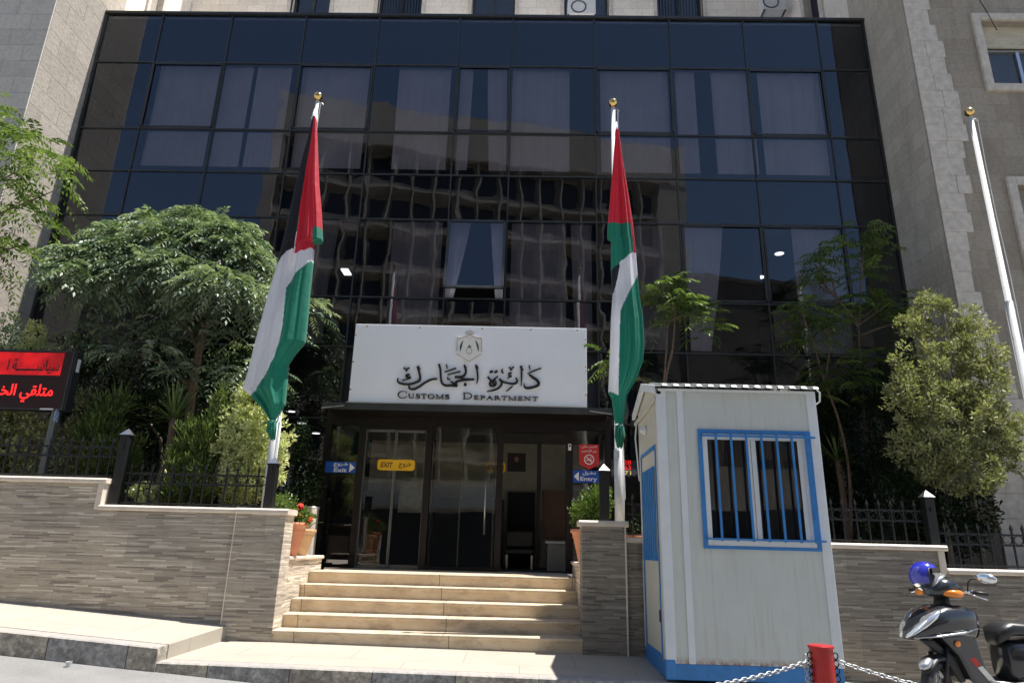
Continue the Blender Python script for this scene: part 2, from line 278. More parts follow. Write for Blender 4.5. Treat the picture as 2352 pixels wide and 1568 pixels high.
# ---------------------------------------------------------------- builders
def tag(o, label=None, cat=None, group=None, kind=None):
    for k, v in (('label', label), ('category', cat), ('group', group), ('kind', kind)):
        if v: o[k] = v
    return o
def empty(name, loc=(0, 0, 0), rz=0, label=None, cat=None, group=None):
    o = bpy.data.objects.new(name, None); C.objects.link(o); o.location = loc; o.rotation_euler = (0, 0, rz); o.empty_display_size = .1
    return tag(o, label, cat, group)
def wloc(o):
    v = Vector(o.location)
    while o.parent: o = o.parent; v += Vector(o.location)
    return v
class MB:
    def __init__(s): s.v = []; s.f = []; s.mi = []; s.cm = 0
    def add(s, vs, fs):
        k = len(s.v); s.v += [tuple(p) for p in vs]; s.f += [[i+k for i in f] for f in fs]; s.mi += [s.cm]*len(fs); return s
    def box(s, x0, x1, y0, y1, z0, z1):
        v = [(x, y, z) for z in (z0, z1) for y in (y0, y1) for x in (x0, x1)]
        return s.add(v, [(0, 2, 3, 1), (4, 5, 7, 6), (0, 1, 5, 4), (2, 6, 7, 3), (0, 4, 6, 2), (1, 3, 7, 5)])
    def quad(s, a, b, c, d): return s.add([a, b, c, d], [(0, 1, 2, 3)])
    def prism(s, poly, y0, y1):                   # polygon in xz extruded along y
        n = len(poly); v = [(x, y0, z) for x, z in poly]+[(x, y1, z) for x, z in poly]
        return s.add(v, [tuple(range(n)), tuple(range(2*n-1, n-1, -1))]+[(i, i+n, (i+1) % n+n, (i+1) % n) for i in range(n)])
    def prismx(s, poly, x0, x1):                  # polygon in yz extruded along x
        n = len(poly); v = [(x0, y, z) for y, z in poly]+[(x1, y, z) for y, z in poly]
        return s.add(v, [tuple(range(n)), tuple(range(2*n-1, n-1, -1))]+[(i, i+n, (i+1) % n+n, (i+1) % n) for i in range(n)])
    def tube(s, pts, r, n=8, cap=True, close=False):
        pts = [Vector(p) for p in pts]; m = len(pts); rs = r if isinstance(r, (list, tuple)) else [r]*m; vs = []
        up = None
        for i, p in enumerate(pts):
            a = pts[(i-1) % m] if (i or close) else p; b = pts[(i+1) % m] if (i < m-1 or close) else p
            t = (b-a).normalized() if (b-a).length > 1e-9 else Vector((0, 0, 1))
            if up is None: up = t.orthogonal().normalized()
            up = (up-t*up.dot(t)); up = up.normalized() if up.length > 1e-6 else t.orthogonal().normalized(); q = t.cross(up)
            vs += [p+(up*math.cos(2*PI*k/n)+q*math.sin(2*PI*k/n))*rs[i] for k in range(n)]
        fs = []
        for i in range(m if close else m-1):
            j = (i+1) % m
            fs += [(i*n+k, i*n+(k+1) % n, j*n+(k+1) % n, j*n+k) for k in range(n)]
        if cap and not close: fs += [tuple(range(n-1, -1, -1)), tuple(range((m-1)*n, m*n))]
        return s.add(vs, fs)
    def lathe(s, prof, c=(0, 0, 0), n=24, cap=True):
        vs = [(c[0]+r*math.cos(2*PI*k/n), c[1]+r*math.sin(2*PI*k/n), c[2]+z) for r, z in prof for k in range(n)]; m = len(prof)
        fs = [(i*n+k, i*n+(k+1) % n, (i+1)*n+(k+1) % n, (i+1)*n+k) for i in range(m-1) for k in range(n)]
        if cap: fs += [tuple(range(n-1, -1, -1)), tuple(range((m-1)*n, m*n))]
        return s.add(vs, fs)
    def loft(s, secs, n=20, e=2.5):               # secs: centre, half width y, half height z, tilt of the section plane about y
        vs = []
        for c, a, b, tl in secs:
            for k in range(n):
                th = 2*PI*k/n; ct, st = math.cos(th), math.sin(th)
                yy = a*abs(ct)**(2/e)*(1 if ct >= 0 else -1); zz = b*abs(st)**(2/e)*(1 if st >= 0 else -1)
                vs.append((c[0]+zz*math.sin(tl), c[1]+yy, c[2]+zz*math.cos(tl)))
        m = len(secs)
        return s.add(vs, [(i*n+k, i*n+(k+1) % n, (i+1)*n+(k+1) % n, (i+1)*n+k) for i in range(m-1) for k in range(n)]+[tuple(range(n-1, -1, -1)), tuple(range((m-1)*n, m*n))])
    def build(s, name, mat, parent=None, local=False, smooth=False, bevel=0, seg=2, loc=None, recalc=True):
        me = bpy.data.meshes.new(name); o = bpy.data.objects.new(name, me); C.objects.link(o)
        off = Vector((0, 0, 0))
        if parent is not None:
            o.parent = parent
            if not local: off = wloc(parent)
        elif loc is not None: off = Vector(loc); o.location = off
        me.from_pydata([(a-off.x, b-off.y, c-off.z) for a, b, c in s.v], [], s.f)
        ms = mat if isinstance(mat, (list, tuple)) else [mat]
        for m in ms: me.materials.append(m)
        if len(ms) > 1: me.polygons.foreach_set('material_index', s.mi)
        if recalc:
            b = bmesh.new(); b.from_mesh(me); bmesh.ops.recalc_face_normals(b, faces=b.faces); b.to_mesh(me); b.free()
        if smooth: me.polygons.foreach_set('use_smooth', [True]*len(me.polygons)); me.update()
        if bevel:
            bv = o.modifiers.new('bevel', 'BEVEL'); bv.width = bevel; bv.segments = seg; bv.limit_method = 'ANGLE'; bv.angle_limit = .6
        return o
def npmesh(name, V, F, mat, parent=None, loc=None, tint=None, smooth=False):
    off = np.array(wloc(parent) if parent is not None else (loc or (0, 0, 0)))
    V = V-off; me = bpy.data.meshes.new(name); k = F.shape[1]
    me.vertices.add(len(V)); me.vertices.foreach_set('co', V.astype(np.float32).ravel())
    me.loops.add(F.size); me.loops.foreach_set('vertex_index', F.astype(np.int32).ravel())
    me.polygons.add(len(F)); me.polygons.foreach_set('loop_start', np.arange(0, F.size, k, dtype=np.int32)); me.polygons.foreach_set('loop_total', np.full(len(F), k, dtype=np.int32))
    me.update(calc_edges=True)
    if tint is not None:
        a = me.attributes.new('leaf_tint', 'FLOAT', 'FACE'); a.data.foreach_set('value', tint.astype(np.float32))
    me.materials.append(mat); o = bpy.data.objects.new(name, me); C.objects.link(o)
    if parent is not None: o.parent = parent
    elif loc is not None: o.location = loc
    return o
def struct(name, mb, mat, **k): return tag(mb.build(name, mat, **k), kind='structure')
def text(body, h, pos, mat, name, parent=None, width=None, depth=.004, bold=0, shear=0, rot=0, center=True):
    cu = bpy.data.curves.new('t', 'FONT'); cu.body = body; cu.size = 1; cu.extrude = .5; cu.offset = bold; cu.shear = shear; cu.resolution_u = 4
    t = bpy.data.objects.new('t', cu); C.objects.link(t); dg = bpy.context.evaluated_depsgraph_get(); me = bpy.data.meshes.new_from_object(t.evaluated_get(dg))
    bpy.data.objects.remove(t); bpy.data.curves.remove(cu)
    co = np.zeros(len(me.vertices)*3); me.vertices.foreach_get('co', co); co = co.reshape(-1, 3)
    lo, hi = co.min(0), co.max(0); w = hi[0]-lo[0]; hh = hi[1]-lo[1]; sy_ = h/hh; sx = (width/w) if width else sy_
    X = (co[:, 0]-(lo[0]+hi[0])/2)*sx; Zc = (co[:, 1]-(lo[1]+hi[1])/2)*sy_
    cz, sz = math.cos(rot), math.sin(rot)
    P_ = np.stack([pos[0]+X*cz-Zc*sz, pos[1]-(co[:, 2]/1.)*depth*.999, pos[2]+X*sz+Zc*cz], 1)
    if parent is not None: P_ -= np.array(wloc(parent))
    me.vertices.foreach_set('co', P_.ravel()); me.update(); me.materials.clear(); me.materials.append(mat)
    o = bpy.data.objects.new(name, me); C.objects.link(o)
    if parent is not None: o.parent = parent
    return o
def spline(pts, n=6):
    P_ = np.array(pts, float); out = []
    Q = np.vstack([2*P_[0]-P_[1], P_, 2*P_[-1]-P_[-2]])
    for i in range(1, len(Q)-2):
        for k in range(n):
            t = k/n; out.append(.5*((2*Q[i])+(-Q[i-1]+Q[i+1])*t+(2*Q[i-1]-5*Q[i]+4*Q[i+1]-Q[i+2])*t*t+(-Q[i-1]+3*Q[i]-3*Q[i+1]+Q[i+2])*t**3))
    out.append(P_[-1]); return np.array(out)
def strokes(mb, lst, conv, y0, y1, n=6):          # variable width pen strokes: (x, y, width) lists -> raised letters
    for si, st in enumerate(lst):
        q = spline(st, n) if len(st) > 2 else np.array(st, float)
        d = np.gradient(q[:, :2], axis=0); d /= (np.linalg.norm(d, axis=1)[:, None]+1e-9); nr = np.stack([-d[:, 1], d[:, 0]], 1)
        L_ = q[:, :2]+nr*q[:, 2:3]/2; R_ = q[:, :2]-nr*q[:, 2:3]/2
        L3 = [conv(*p) for p in L_]; R3 = [conv(*p) for p in R_]; m = len(q); e = .00012*si
        v = [(p[0], y0-e, p[1]) for p in L3]+[(p[0], y0-e, p[1]) for p in R3]+[(p[0], y1, p[1]) for p in L3]+[(p[0], y1, p[1]) for p in R3]
        f = []
        for i in range(m-1):
            f += [(i, i+1, m+i+1, m+i), (i, 2*m+i, 2*m+i+1, i+1), (m+i, m+i+1, 3*m+i+1, 3*m+i)]
        f += [(0, m, 3*m, 2*m), (m-1, 3*m-1, 4*m-1, 2*m-1)]
        mb.add(v, f)
# foliage generators (numpy) ------------------------------------------------
def unit(a): return a/(np.linalg.norm(a, axis=-1, keepdims=True)+1e-9)
def leafcloud(name, blobs, n, ln, wd, mat, parent, up=.2, shell=.55, jit=.35, lo=0, hi=1, clump=0, cr=.09):
    # blobs: (cx,cy,cz,rx,ry,rz); leaves as bent diamonds near the surface of the blobs
    B = np.array(blobs, float); vol = (B[:, 3]*B[:, 4]*B[:, 5])**(2/3); idx = rng.choice(len(B), n, p=vol/vol.sum())
    d = unit(rng.normal(size=(n, 3))); r = shell+(1-shell)*rng.random(n)**.7
    r = r*(1+jit*(np.sin(d[:, 0]*7+idx)*np.cos(d[:, 2]*6+idx*2)*.4+rng.normal(size=n)*.12))
    c = B[idx, :3]+d*r[:, None]*B[idx, 3:]
    if clump:
        m_ = max(8, n//clump); g = rng.integers(0, m_, n); off = unit(rng.normal(size=(n, 3)))*(rng.random(n)**.5)[:, None]*cr*(.6+.8*rng.random(m_)[g])[:, None]
        c = c[:m_][g]+off; idx = idx[:m_][g]; d = unit(d[:m_][g]*.6+unit(off))
    ax = unit(d*.7+rng.normal(size=(n, 3))*.6+np.array([0, 0, up])); sd_ = unit(np.cross(ax, rng.normal(size=(n, 3)))); nm = np.cross(ax, sd_)
    L = ln*(.6+.7*rng.random(n))[:, None]; Wd = wd*(.7+.5*rng.random(n))[:, None]
    V = np.stack([c, c+ax*L*.5+sd_*Wd*.5-nm*L*.08, c+ax*L, c+ax*L*.5-sd_*Wd*.5-nm*L*.08], 1).reshape(-1, 3)
    F = np.arange(4*n).reshape(-1, 4)
    cl = .5+.5*np.sin(c[:, 0]*5.1+c[:, 2]*3.7+idx*1.7)
    t = np.clip(lo+(hi-lo)*(.25*cl+.75*rng.random(n)), 0, 1)
    return npmesh(name, V, F, mat, parent, tint=t)
def fronds(name, base, dirs, length, mat, parent, pairs=7, lw=.028, ll=.10, droop=.55, lo=0, hi=1):
    base = np.asarray(base, float); n = len(base); d = unit(np.asarray(dirs, float)); L = length*(.7+.5*rng.random(n))
    side = unit(np.cross(d, np.array([0, 0, 1.])+rng.normal(size=(n, 3))*.15)); upv = np.cross(side, d)
    dr = droop*(.6+.8*rng.random(n)); Vs = []; T = []
    tb = np.clip(lo+(hi-lo)*rng.random(n), 0, 1)
    for k in range(pairs*2+1):
        t = (k//2+1)/(pairs+.5) if k < pairs*2 else 1.
        s_ = 1 if k % 2 else -1
        p = base+d*(L*t)[:, None]; p[:, 2] -= dr*L*t*t
        tang = unit(d-np.array([0, 0, 1.])*(2*dr*t)[:, None])
        if k < pairs*2: a = unit(side*s_*1.0+tang*.55-np.array([0, 0, .35])+rng.normal(size=(n, 3))*.12)
        else: a = tang
        l = (ll*(1.15-.5*abs(t-.45)))*(.85+.3*rng.random(n)); w = unit(np.cross(a, upv))*lw/2
        q = p+a*(l*.45)[:, None]; e = p+a*l[:, None]; e[:, 2] -= l*.12
        Vs.append(np.stack([p, q+w, e, q-w], 1)); T.append(np.clip(tb+rng.normal(size=n)*.12, 0, 1))
    V = np.concatenate(Vs, 0).reshape(-1, 3); F = np.arange(len(V)).reshape(-1, 4)
    return npmesh(name, V, F, mat, parent, tint=np.concatenate(T))
def limb(mb, pts, r0, r1, n=7):
    q = spline([(*p, 0) for p in pts], 4)[:, :3] if len(pts) > 2 else np.array(pts, float); m = len(q)
    mb.tube([Vector(p) for p in q], [r0+(r1-r0)*i/(m-1) for i in range(m)], n)
# ================================================================ ground and pavements
def zup(x, y): return .19-.068*(x+3.3)-.085*(8.18-y)/1.28       # raised sloping pavement on the left
def zlow(x, y):
    s = -.0096*(x-.72) if x < 1.4 else -.0065-.084*(x-1.4)
    return s-.05*(8.18-y)/1.23
def zroad(x):
    return -.089-.07*(x+3.47) if x < -2 else -.192-.022*(x+2)-(.08*(x-1.4) if x > 1.4 else 0)
KY = 6.95
mb = MB(); xs = [-200, -60, -20, -10, -6, -3.47, -2, 0, 1.4, 5, 12, 60, 200]; ys = [KY+.02, 5, 0, -10, -200]
for i in range(len(xs)-1):
    for j in range(len(ys)-1):
        f = lambda x, y: (x, y, zroad(max(-14, min(9, x))))
        mb.quad(f(xs[i], ys[j]), f(xs[i+1], ys[j]), f(xs[i+1], ys[j+1]), f(xs[i], ys[j+1]))
struct('road', mb, M['asphalt'])
mb = MB()                                                         # ground sheet under everything behind the kerb line
mb.quad((-200, KY, -2.), (200, KY, -2.), (200, 300, -2.), (-200, 300, -2.)); struct('ground', mb, M['soil'])
def slab(name, fz, xs, y0, y1, mat, th=1.2):
    mb = MB(); n = len(xs)
    for i in range(n-1):
        a, b = xs[i], xs[i+1]; v = [(x, y, fz(x, y)-dz) for dz in (0, th) for x, y in ((a, y0), (b, y0), (b, y1), (a, y1))]
        f = [(0, 1, 2, 3), (0, 4, 5, 1), (3, 2, 6, 7)]
        if i == 0: f.append((0, 3, 7, 4))
        if i == n-2: f.append((1, 5, 6, 2))
        mb.add(v, f)
    return struct(name, mb, mat, recalc=False)
XC = -3.43                                                       # where the raised pavement ends
def slabskew():
    mb = MB(); x0, x1w, x1k = -14, -3.29, -3.42; fz = zup
    def row(x, y): return (x, y, fz(x, y))
    a, b, c, d = row(x0, KY+.13), row(x1k, KY+.13), row(x1w, 8.3), row(x0, 8.3)
    lo = [(p[0], p[1], -.4) for p in (a, b, c, d)]
    mb.add([a, b, c, d]+lo, [(0, 1, 2, 3), (0, 4, 5, 1), (1, 5, 6, 2)])
    struct('upper_pavement', mb, M['pave'])
slabskew()
slab('lower_pavement', zlow, [-3.6, -1.5, .2, 1.4, 2.5, 4, 7, 11], KY+.13, 8.3, M['pave'])
mb = MB()
def kerbrun(fz, xs, y0, y1, top):
    for i in range(len(xs)-1):
        a, b = xs[i], xs[i+1]
        za, zb = fz(a, KY)+top, fz(b, KY)+top
        P_ = [(y0, -1.2), (y0, -.012), (y0+.018, 0), (y1, 0), (y1, -1.2)]
        v = [(a, y, za+z) for y, z in P_]+[(b, y, zb+z) for y, z in P_]
        mb.add(v, [(k, k+1, k+6, k+5) for k in range(4)]+[(0, 5, 6, 1)][:0]+([(0, 1, 2, 3, 4)] if i == 0 else [])+([(9, 8, 7, 6, 5)] if i == len(xs)-2 else []))
kerbrun(zup, [-14, -9, -6, -4.5, -3.43], KY-.06, KY+.13, .004)
struct('raised_kerb', mb, M['kerb'])
mb = MB(); kerbrun(zlow, [-3.428, -1.5, .2, 1.4, 3, 6, 11], KY-.05, KY+.13, .004); struct('low_kerb', mb, M['kerb'])
mb = MB()
for i, (x, y, s) in enumerate([(-4.15, 6.72, .035)]):
    z = zroad(x); mb.lathe([(s*.5, 0), (s*.75, s*1.3), (s*.8, s*1.3), (s*.5, 0)], (x, y, z+.001), 10, cap=False)
tag(mb.build('paper_cup', M['whitepaint'], loc=(-4.15, 6.72, zroad(-4.15))), 'crumpled white paper cup lying in the gutter by the raised kerb', 'cup')
# ================================================================ retaining walls
def coping(mb, x0, x1, y0, y1, z, t=.062):
    P_ = [(y0+.012, z-t), (y0, z-t+.012), (y0, z-.02), (y0+.02, z), (y1-.02, z), (y1, z-.02), (y1, z-t+.012), (y1-.012, z-t)]
    mb.prismx(P_, x0, x1)
def wall(name, x0, x1, zt, fz, label, y0=8.18, y1=8.42, nm=None):
    r = empty(name, (x0, y0, fz(x0, y0)), 0, label, 'wall')
    return r
w = empty('retaining_wall', (-9, 8.18, .3), 0, 'long stepped wall faced in thin grey brown stone strips left of the stairs', 'wall')
mb = MB(); mb.box(-14, -5.1, 8.18, 8.43, -.3, 1.73); mb.box(-5.1, -3.392, 8.181, 8.429, -.3, 1.42); mb.build('wall_body', M['tile'], w)
mb = MB(); coping(mb, -14, -5.02, 8.145, 8.46, 1.792); coping(mb, -5.06, -3.395, 8.147, 8.458, 1.482); mb.build('coping', M['coping'], w)
mb = MB(); mb.box(-5.115, -5.045, 8.158, 8.45, 1.423, 1.728); mb.build('step_trim', M['coping'], w, bevel=.006)
w = empty('gate_pillar', (-3.1, 8.13, .03), 0, 'wide strip stone pillar at the left end of the stairs', 'pillar', 'pillars flanking the stairs')
mb = MB(); mb.box(-3.378, -2.80, 8.14, 8.44, -.2, 1.42); mb.build('pillar_body', M['tile'], w)
mb = MB(); mb.quad((-2.797, 8.14, -.2), (-2.797, 8.44, -.2), (-2.797, 8.44, 1.42), (-2.797, 8.14, 1.42)); mb.v = [(x+(.003 if i > 3 else 0), y, z) for i, (x, y, z) in enumerate(mb.v)]
mb = MB(); mb.box(-2.7995, -2.792, 8.142, 8.44, -.2, 1.419); mb.build('side_cladding', M['tile_sunlit'], w)  # thin layer carrying the sun-brightened tile
mb = MB(); coping(mb, -3.39, -2.762, 8.105, 8.465, 1.484, .066); mb.build('coping', M['coping'], w)
mb = MB(); mb.box(-3.391, -3.379, 8.137, 8.2, -.2, 1.418); mb.build('corner_trim', M['coping'], w)
w = empty('plinth_wall', (-3.0, 8.5, 0), 0, 'low sunlit plinth left of the stairs carrying two flower pots and a steel bin', 'low wall')
mb = MB(); mb.box(-3.3, -2.815, 8.441, 9.9, -.3, .90); mb.build('wall_body', M['tile_sunlit'], w)
mb = MB(); mb.box(-3.3, -2.785, 8.442, 9.92, .90, .945); mb.build('coping', M['coping'], w, bevel=.012)
w = empty('gate_pillar', (.95, 8.13, 0), 0, 'narrow dark strip stone pillar between the stairs and the guard booth', 'pillar', 'pillars flanking the stairs')
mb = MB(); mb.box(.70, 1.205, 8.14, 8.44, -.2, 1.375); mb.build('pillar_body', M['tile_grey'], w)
mb = MB(); coping(mb, .665, 1.24, 8.10, 8.47, 1.44, .066); mb.build('coping', M['coping'], w)
mb = MB(); mb.box(1.195, 1.213, 8.132, 8.2, -.2, 1.374); mb.build('corner_trim', M['coping'], w)
w = empty('plinth_wall', (.9, 8.5, 0), 0, 'low plinth right of the stairs behind the narrow pillar', 'low wall')
mb = MB(); mb.box(.715, 1.2, 8.441, 9.9, -.3, .915); mb.build('wall_body', M['tile_sunlit'], w)
mb = MB(); mb.box(.69, 1.2, 8.442, 9.92, .915, .955); mb.build('coping', M['coping'], w, bevel=.012)
w = empty('retaining_wall', (3, 8.18, 0), 0, 'stepped strip stone wall behind the guard booth and the scooter', 'wall')
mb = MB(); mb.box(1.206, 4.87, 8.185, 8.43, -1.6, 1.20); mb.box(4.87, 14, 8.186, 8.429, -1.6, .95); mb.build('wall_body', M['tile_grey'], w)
mb = MB(); coping(mb, 1.214, 4.91, 8.15, 8.46, 1.262); coping(mb, 4.88, 14, 8.152, 8.458, 1.012); mb.build('coping', M['coping'], w)
mb = MB(); mb.box(4.80, 4.872, 8.165, 8.45, .951, 1.2); mb.build('step_trim', M['coping'], w, bevel=.006)
# planter soil behind the walls, landing
mb = MB(); mb.box(-9.3, -3.3, 8.42, 11.8, -.3, 1.25); mb.box(1.2, 7.08, 8.42, 11.8, -.3, .85); struct('planter_soil', mb, M['soil'])
# ================================================================ stairs
st = empty('staircase', (-1.05, 8.15, 0), 0, 'five honey coloured stone steps rising to the entrance', 'stairs')
zz = [0, .155, .302, .452, .605, .752]
for k in range(1, 6):
    y = 8.15+.3*(k-1); yb = y+.33 if k < 5 else 12.0
    mb = MB(); mb.box(-2.82, .712, y+.018, yb, zz[k-1]-(.5 if k == 1 else .02), zz[k]-.034); 
    o = mb.build('riser', M['step'], st)
    mb = MB(); mb.box(-2.812, .708, y-.006, yb, zz[k]-.034, zz[k]); mb.build('tread', M['step'], st, bevel=.006)
# ================================================================ glass fronted office block
GY = 11.8
cols = [-9.30, -8.05, -6.52, -4.91, -3.31, -1.56, -.41, 1.33, 2.94, 4.51, 6.08, 7.07]
rows = [12.07, 10.80, 9.17, 8.18, 7.19, 5.56, 4.58, 3.25, .8]
B = empty('office_block', (-1.1, GY, .75), 0, 'office block with a dark blue reflecting glass front between two stone wings', 'building')
mb = MB(); e = .03
for i, x in enumerate(cols):
    w_ = .026 if 0 < i < len(cols)-1 else .04
    mb.box(x-w_/2-.004*(i == 0), x+w_/2, GY-.022, GY+.07, .8, 12.07)
for j, z in enumerate(rows[1:-1]): mb.box(-9.3, 7.07, GY-.0225, GY+.068, z-.015, z+.015)
mb.box(-9.33, 7.1, GY-.05, GY+.12, 12.05, 12.11); mb.build('curtain_wall_frame', M['frame'], B)
k = 0
for j in range(len(rows)-1):
    for i in range(len(cols)-1):
        z1, z0 = rows[j]-.02, rows[j+1]+.02; x0, x1 = cols[i]+.016, cols[i+1]-.016
        if j == 4 and i == 5: continue
        if j in (6, 7) and 4 <= i <= 6: continue
        # each pane is fitted a hair differently, so its reflection breaks at the joints
        a, b_ = rng.normal(size=2)*.0014; mb = MB()
        pts = [(x0, z0), (x1, z0), (x1, z1), (x0, z1)]; cx, cz = (x0+x1)/2, (z0+z1)/2
        mb.quad(*[(x, GY+(x-cx)*a+(z-cz)*b_, z) for x, z in pts]); mb.build('glass_pane', M['glass'], B, recalc=False); k += 1
# sash outlines of the opening lights
for (i, j) in ((1, 1), (3, 1), (5, 1), (7, 1), (9, 1), (8, 4), (9, 4), (1, 4)):
    x0, x1, z1, z0 = cols[i]+.02, cols[i+1]-.02, rows[j]-.025, rows[j+1]+.025; mb = MB()
    for bx_ in ((x0, x1, z0, z0+.035), (x0, x1, z1-.03, z1), (x0, x0+.03, z0, z1), (x1-.03, x1, z0, z1)): mb.box(bx_[0], bx_[1], GY-.032, GY-.0235, bx_[2], bx_[3])
    mb.box((x0+x1)/2-.06, (x0+x1)/2+.06, GY-.04, GY-.0325, z0+.01, z0+.03)
    mb.build('sash_frame', M['frame'], B)
# open top hung window
ow = empty('open_window', (0, 0, 0)); ow.parent = B; ow.location = Vector((-.985, GY-.03, 7.17))-Vector(B.location); ow.rotation_euler = (math.radians(-11), 0, 0)
mb = MB(); x0, x1, z0, z1 = -.56, .56, -1.56, 0
for bx_ in ((x0, x1, z0, z0+.05), (x0, x1, z1-.05, z1), (x0, x0+.05, z0, z1), (x1-.05, x1, z0, z1)): mb.box(bx_[0], bx_[1], -.045, 0, bx_[2], bx_[3])
mb.build('sash_frame', M['frame'], ow, local=True)
mb = MB(); mb.quad((x0+.04, -.028, z0+.04), (x1-.04, -.028, z0+.04), (x1-.04, -.028, z1-.04), (x0+.04, -.028, z1-.04)); mb.build('glass_pane', M['glass'], ow, local=True, recalc=False)
# shell: side returns, roof, floors, back wall, partitions
mb = MB(); mb.box(-9.33, 7.1, GY+.08, 14.4, 12.02, 12.10); mb.build('roof', M['roof'], B)
mb = MB()
for z in (4.02, 7.62, 11.3): mb.box(-9.28, 7.05, GY+.35, 14.38, z-.12, z+.12)
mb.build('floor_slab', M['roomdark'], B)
mb = MB(); mb.box(-9.28, 7.05, 14.2, 14.39, .8, 12.0)
for x in (-6.5, -3.4, 1.4, 4.5): mb.box(x-.05, x+.05, GY+.4, 14.2, 4.2, 12.0)
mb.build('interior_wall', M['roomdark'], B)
mb = MB()
mb.box(-9.28, 7.05, GY+.09, GY+.12, 7.26, 8.36); mb.box(-9.28, 7.05, GY+.09, GY+.12, 3.4, 4.66); mb.box(-9.28, 7.05, GY+.09, GY+.12, 10.84, 12.0)
mb.build('spandrel_panel', M['spandrel'], B)
def curtain(x0, x1, z0, z1, y=GY+.17, gather=None, amp=.014, mat='curtain'):
    nx, nz = max(14, int((x1-x0)*26)), 16; mb = MB(); v = []
    ph = rng.random()*6
    for j in range(nz+1):
        t = j/nz; z = z1+(z0-z1)*t
        for i in range(nx+1):
            s = i/nx; a, b_ = x0, x1
            if gather: a = x0+gather[0]*t**1.2; b_ = x1+gather[1]*t**1.2
            x = a+(b_-a)*s; v.append((x, y+amp*math.sin(s*(x1-x0)*17+ph+math.sin(s*7+t*1.5))+.014*math.sin(s*41+t*3), z))
    f = [(j*(nx+1)+i, j*(nx+1)+i+1, (j+1)*(nx+1)+i+1, (j+1)*(nx+1)+i) for j in range(nz) for i in range(nx)]
    mb.add(v, f); return mb.build('curtain', M[mat], B, smooth=True, recalc=False)
def cpx(u0, u1, v0, v1, **k):
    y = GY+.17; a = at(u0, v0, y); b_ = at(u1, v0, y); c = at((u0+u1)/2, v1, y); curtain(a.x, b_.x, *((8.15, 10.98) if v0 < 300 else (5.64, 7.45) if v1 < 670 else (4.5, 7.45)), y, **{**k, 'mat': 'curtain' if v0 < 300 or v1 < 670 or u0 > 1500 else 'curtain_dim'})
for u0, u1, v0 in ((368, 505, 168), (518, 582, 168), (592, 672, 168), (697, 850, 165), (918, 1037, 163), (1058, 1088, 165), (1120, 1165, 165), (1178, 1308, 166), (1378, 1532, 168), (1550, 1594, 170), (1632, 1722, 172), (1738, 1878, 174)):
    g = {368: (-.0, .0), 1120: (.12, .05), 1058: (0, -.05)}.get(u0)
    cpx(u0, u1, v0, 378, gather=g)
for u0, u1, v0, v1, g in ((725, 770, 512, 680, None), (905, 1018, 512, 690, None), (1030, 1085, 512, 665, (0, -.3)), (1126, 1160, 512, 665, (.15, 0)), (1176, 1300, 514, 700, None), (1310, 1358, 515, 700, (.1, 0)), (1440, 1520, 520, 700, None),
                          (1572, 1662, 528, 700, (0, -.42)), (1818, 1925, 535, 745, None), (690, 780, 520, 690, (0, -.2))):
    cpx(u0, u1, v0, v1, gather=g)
mb = MB(); mb.box(-9.27, -3.4, GY+.5, 14.1, 4.14, 4.16); 
for u, v, y, r in ((1790, 583, 12.7, .09), (1747, 637, 13.2, .09), (735, 603, 12.6, .085), (693, 972, 12.6, .08), (725, 995, 12.8, .08), (668, 945, 12.4, .08)):
    p = at(u, v, y); l_ = empty('ceiling_lamp', p, 0, None, None); 
    l_.parent = B; l_.location = p-Vector(B.location)
    m2 = MB(); m2.lathe([(r, 0), (r*.98, .012), (r*.8, .02)], (0, 0, 0), 20); m2.build('lamp_disc', M['lamp'], l_, local=True)
    m2 = MB(); m2.lathe([(r*1.0, .0), (r*1.12, .004), (r*1.15, .03), (r, .03)], (0, 0, .004), 20, cap=False); m2.build('lamp_rim', M['whitepaint'], l_, local=True)
p = at(795, 626, 12.9); mb = MB(); mb.box(p.x-.075, p.x+.075, 12.75, 13.05, p.z, p.z+.03); mb.build('ceiling_lamp', M['lamp'], B)
# lit board seen through a lower right window
mb = MB(); a = at(1775, 712, 12.5); b_ = at(1950, 785, 12.5); mb.box(a.x, a.x+.62, 12.5, 12.53, b_.z, a.z); mb.box(a.x+.66, b_.x, 12.5, 12.53, b_.z, a.z); mb.build('white_board', M['paper'], B)
# ---------------------------------------------------------------- entrance portal (part of the block)
PY = 11.0; x0, x1 = -3.27, 1.42
mb = MB()
for xa, xb in ((x0, x0+.09), (-2.70, -2.60), (-1.60, -1.50), (-.43, -.33), (.69, .80), (x1-.09, x1)): mb.box(xa, xb, PY-.06, PY+.09, .752, 3.12)
mb.box(x0, x1, PY-.05, PY+.085, 2.99, 3.2); mb.box(x0+.09, -2.7, PY-.04, PY+.07, .752, .80); mb.box(-1.5, -.43, PY-.04, PY+.07, .752, .80); mb.box(-2.6, -1.6, PY-.055, PY+.08, 2.93, 3.0); mb.box(-.33, .69, PY-.055, PY+.08, 2.93, 3.0)
for xs_ in (x0, x1-.07): mb.box(xs_, xs_+.07, PY+.09, GY+.1, 2.99, 3.2); mb.box(xs_, xs_+.07, PY+.09, GY+.1, .752, .80)
mb.build('portal_frame', M['frame_brown'], B)
for xa, xb in ((x0+.09, -2.70), (-1.5, -.43), (.80, x1-.09)):
    mb = MB(); mb.quad((xa, PY+.01, .8), (xb, PY+.01, .8), (xb, PY+.01, 2.99), (xa, PY+.01, 2.99)); mb.build('portal_glass', M['doorglass'], B, recalc=False)
for xs_ in (x0+.02, x1-.02):
    mb = MB(); mb.quad((xs_, PY+.09, .8), (xs_, GY, .8), (xs_, GY, 2.99), (xs_, PY+.09, 2.99)); mb.build('portal_glass', M['doorglass'], B, recalc=False)
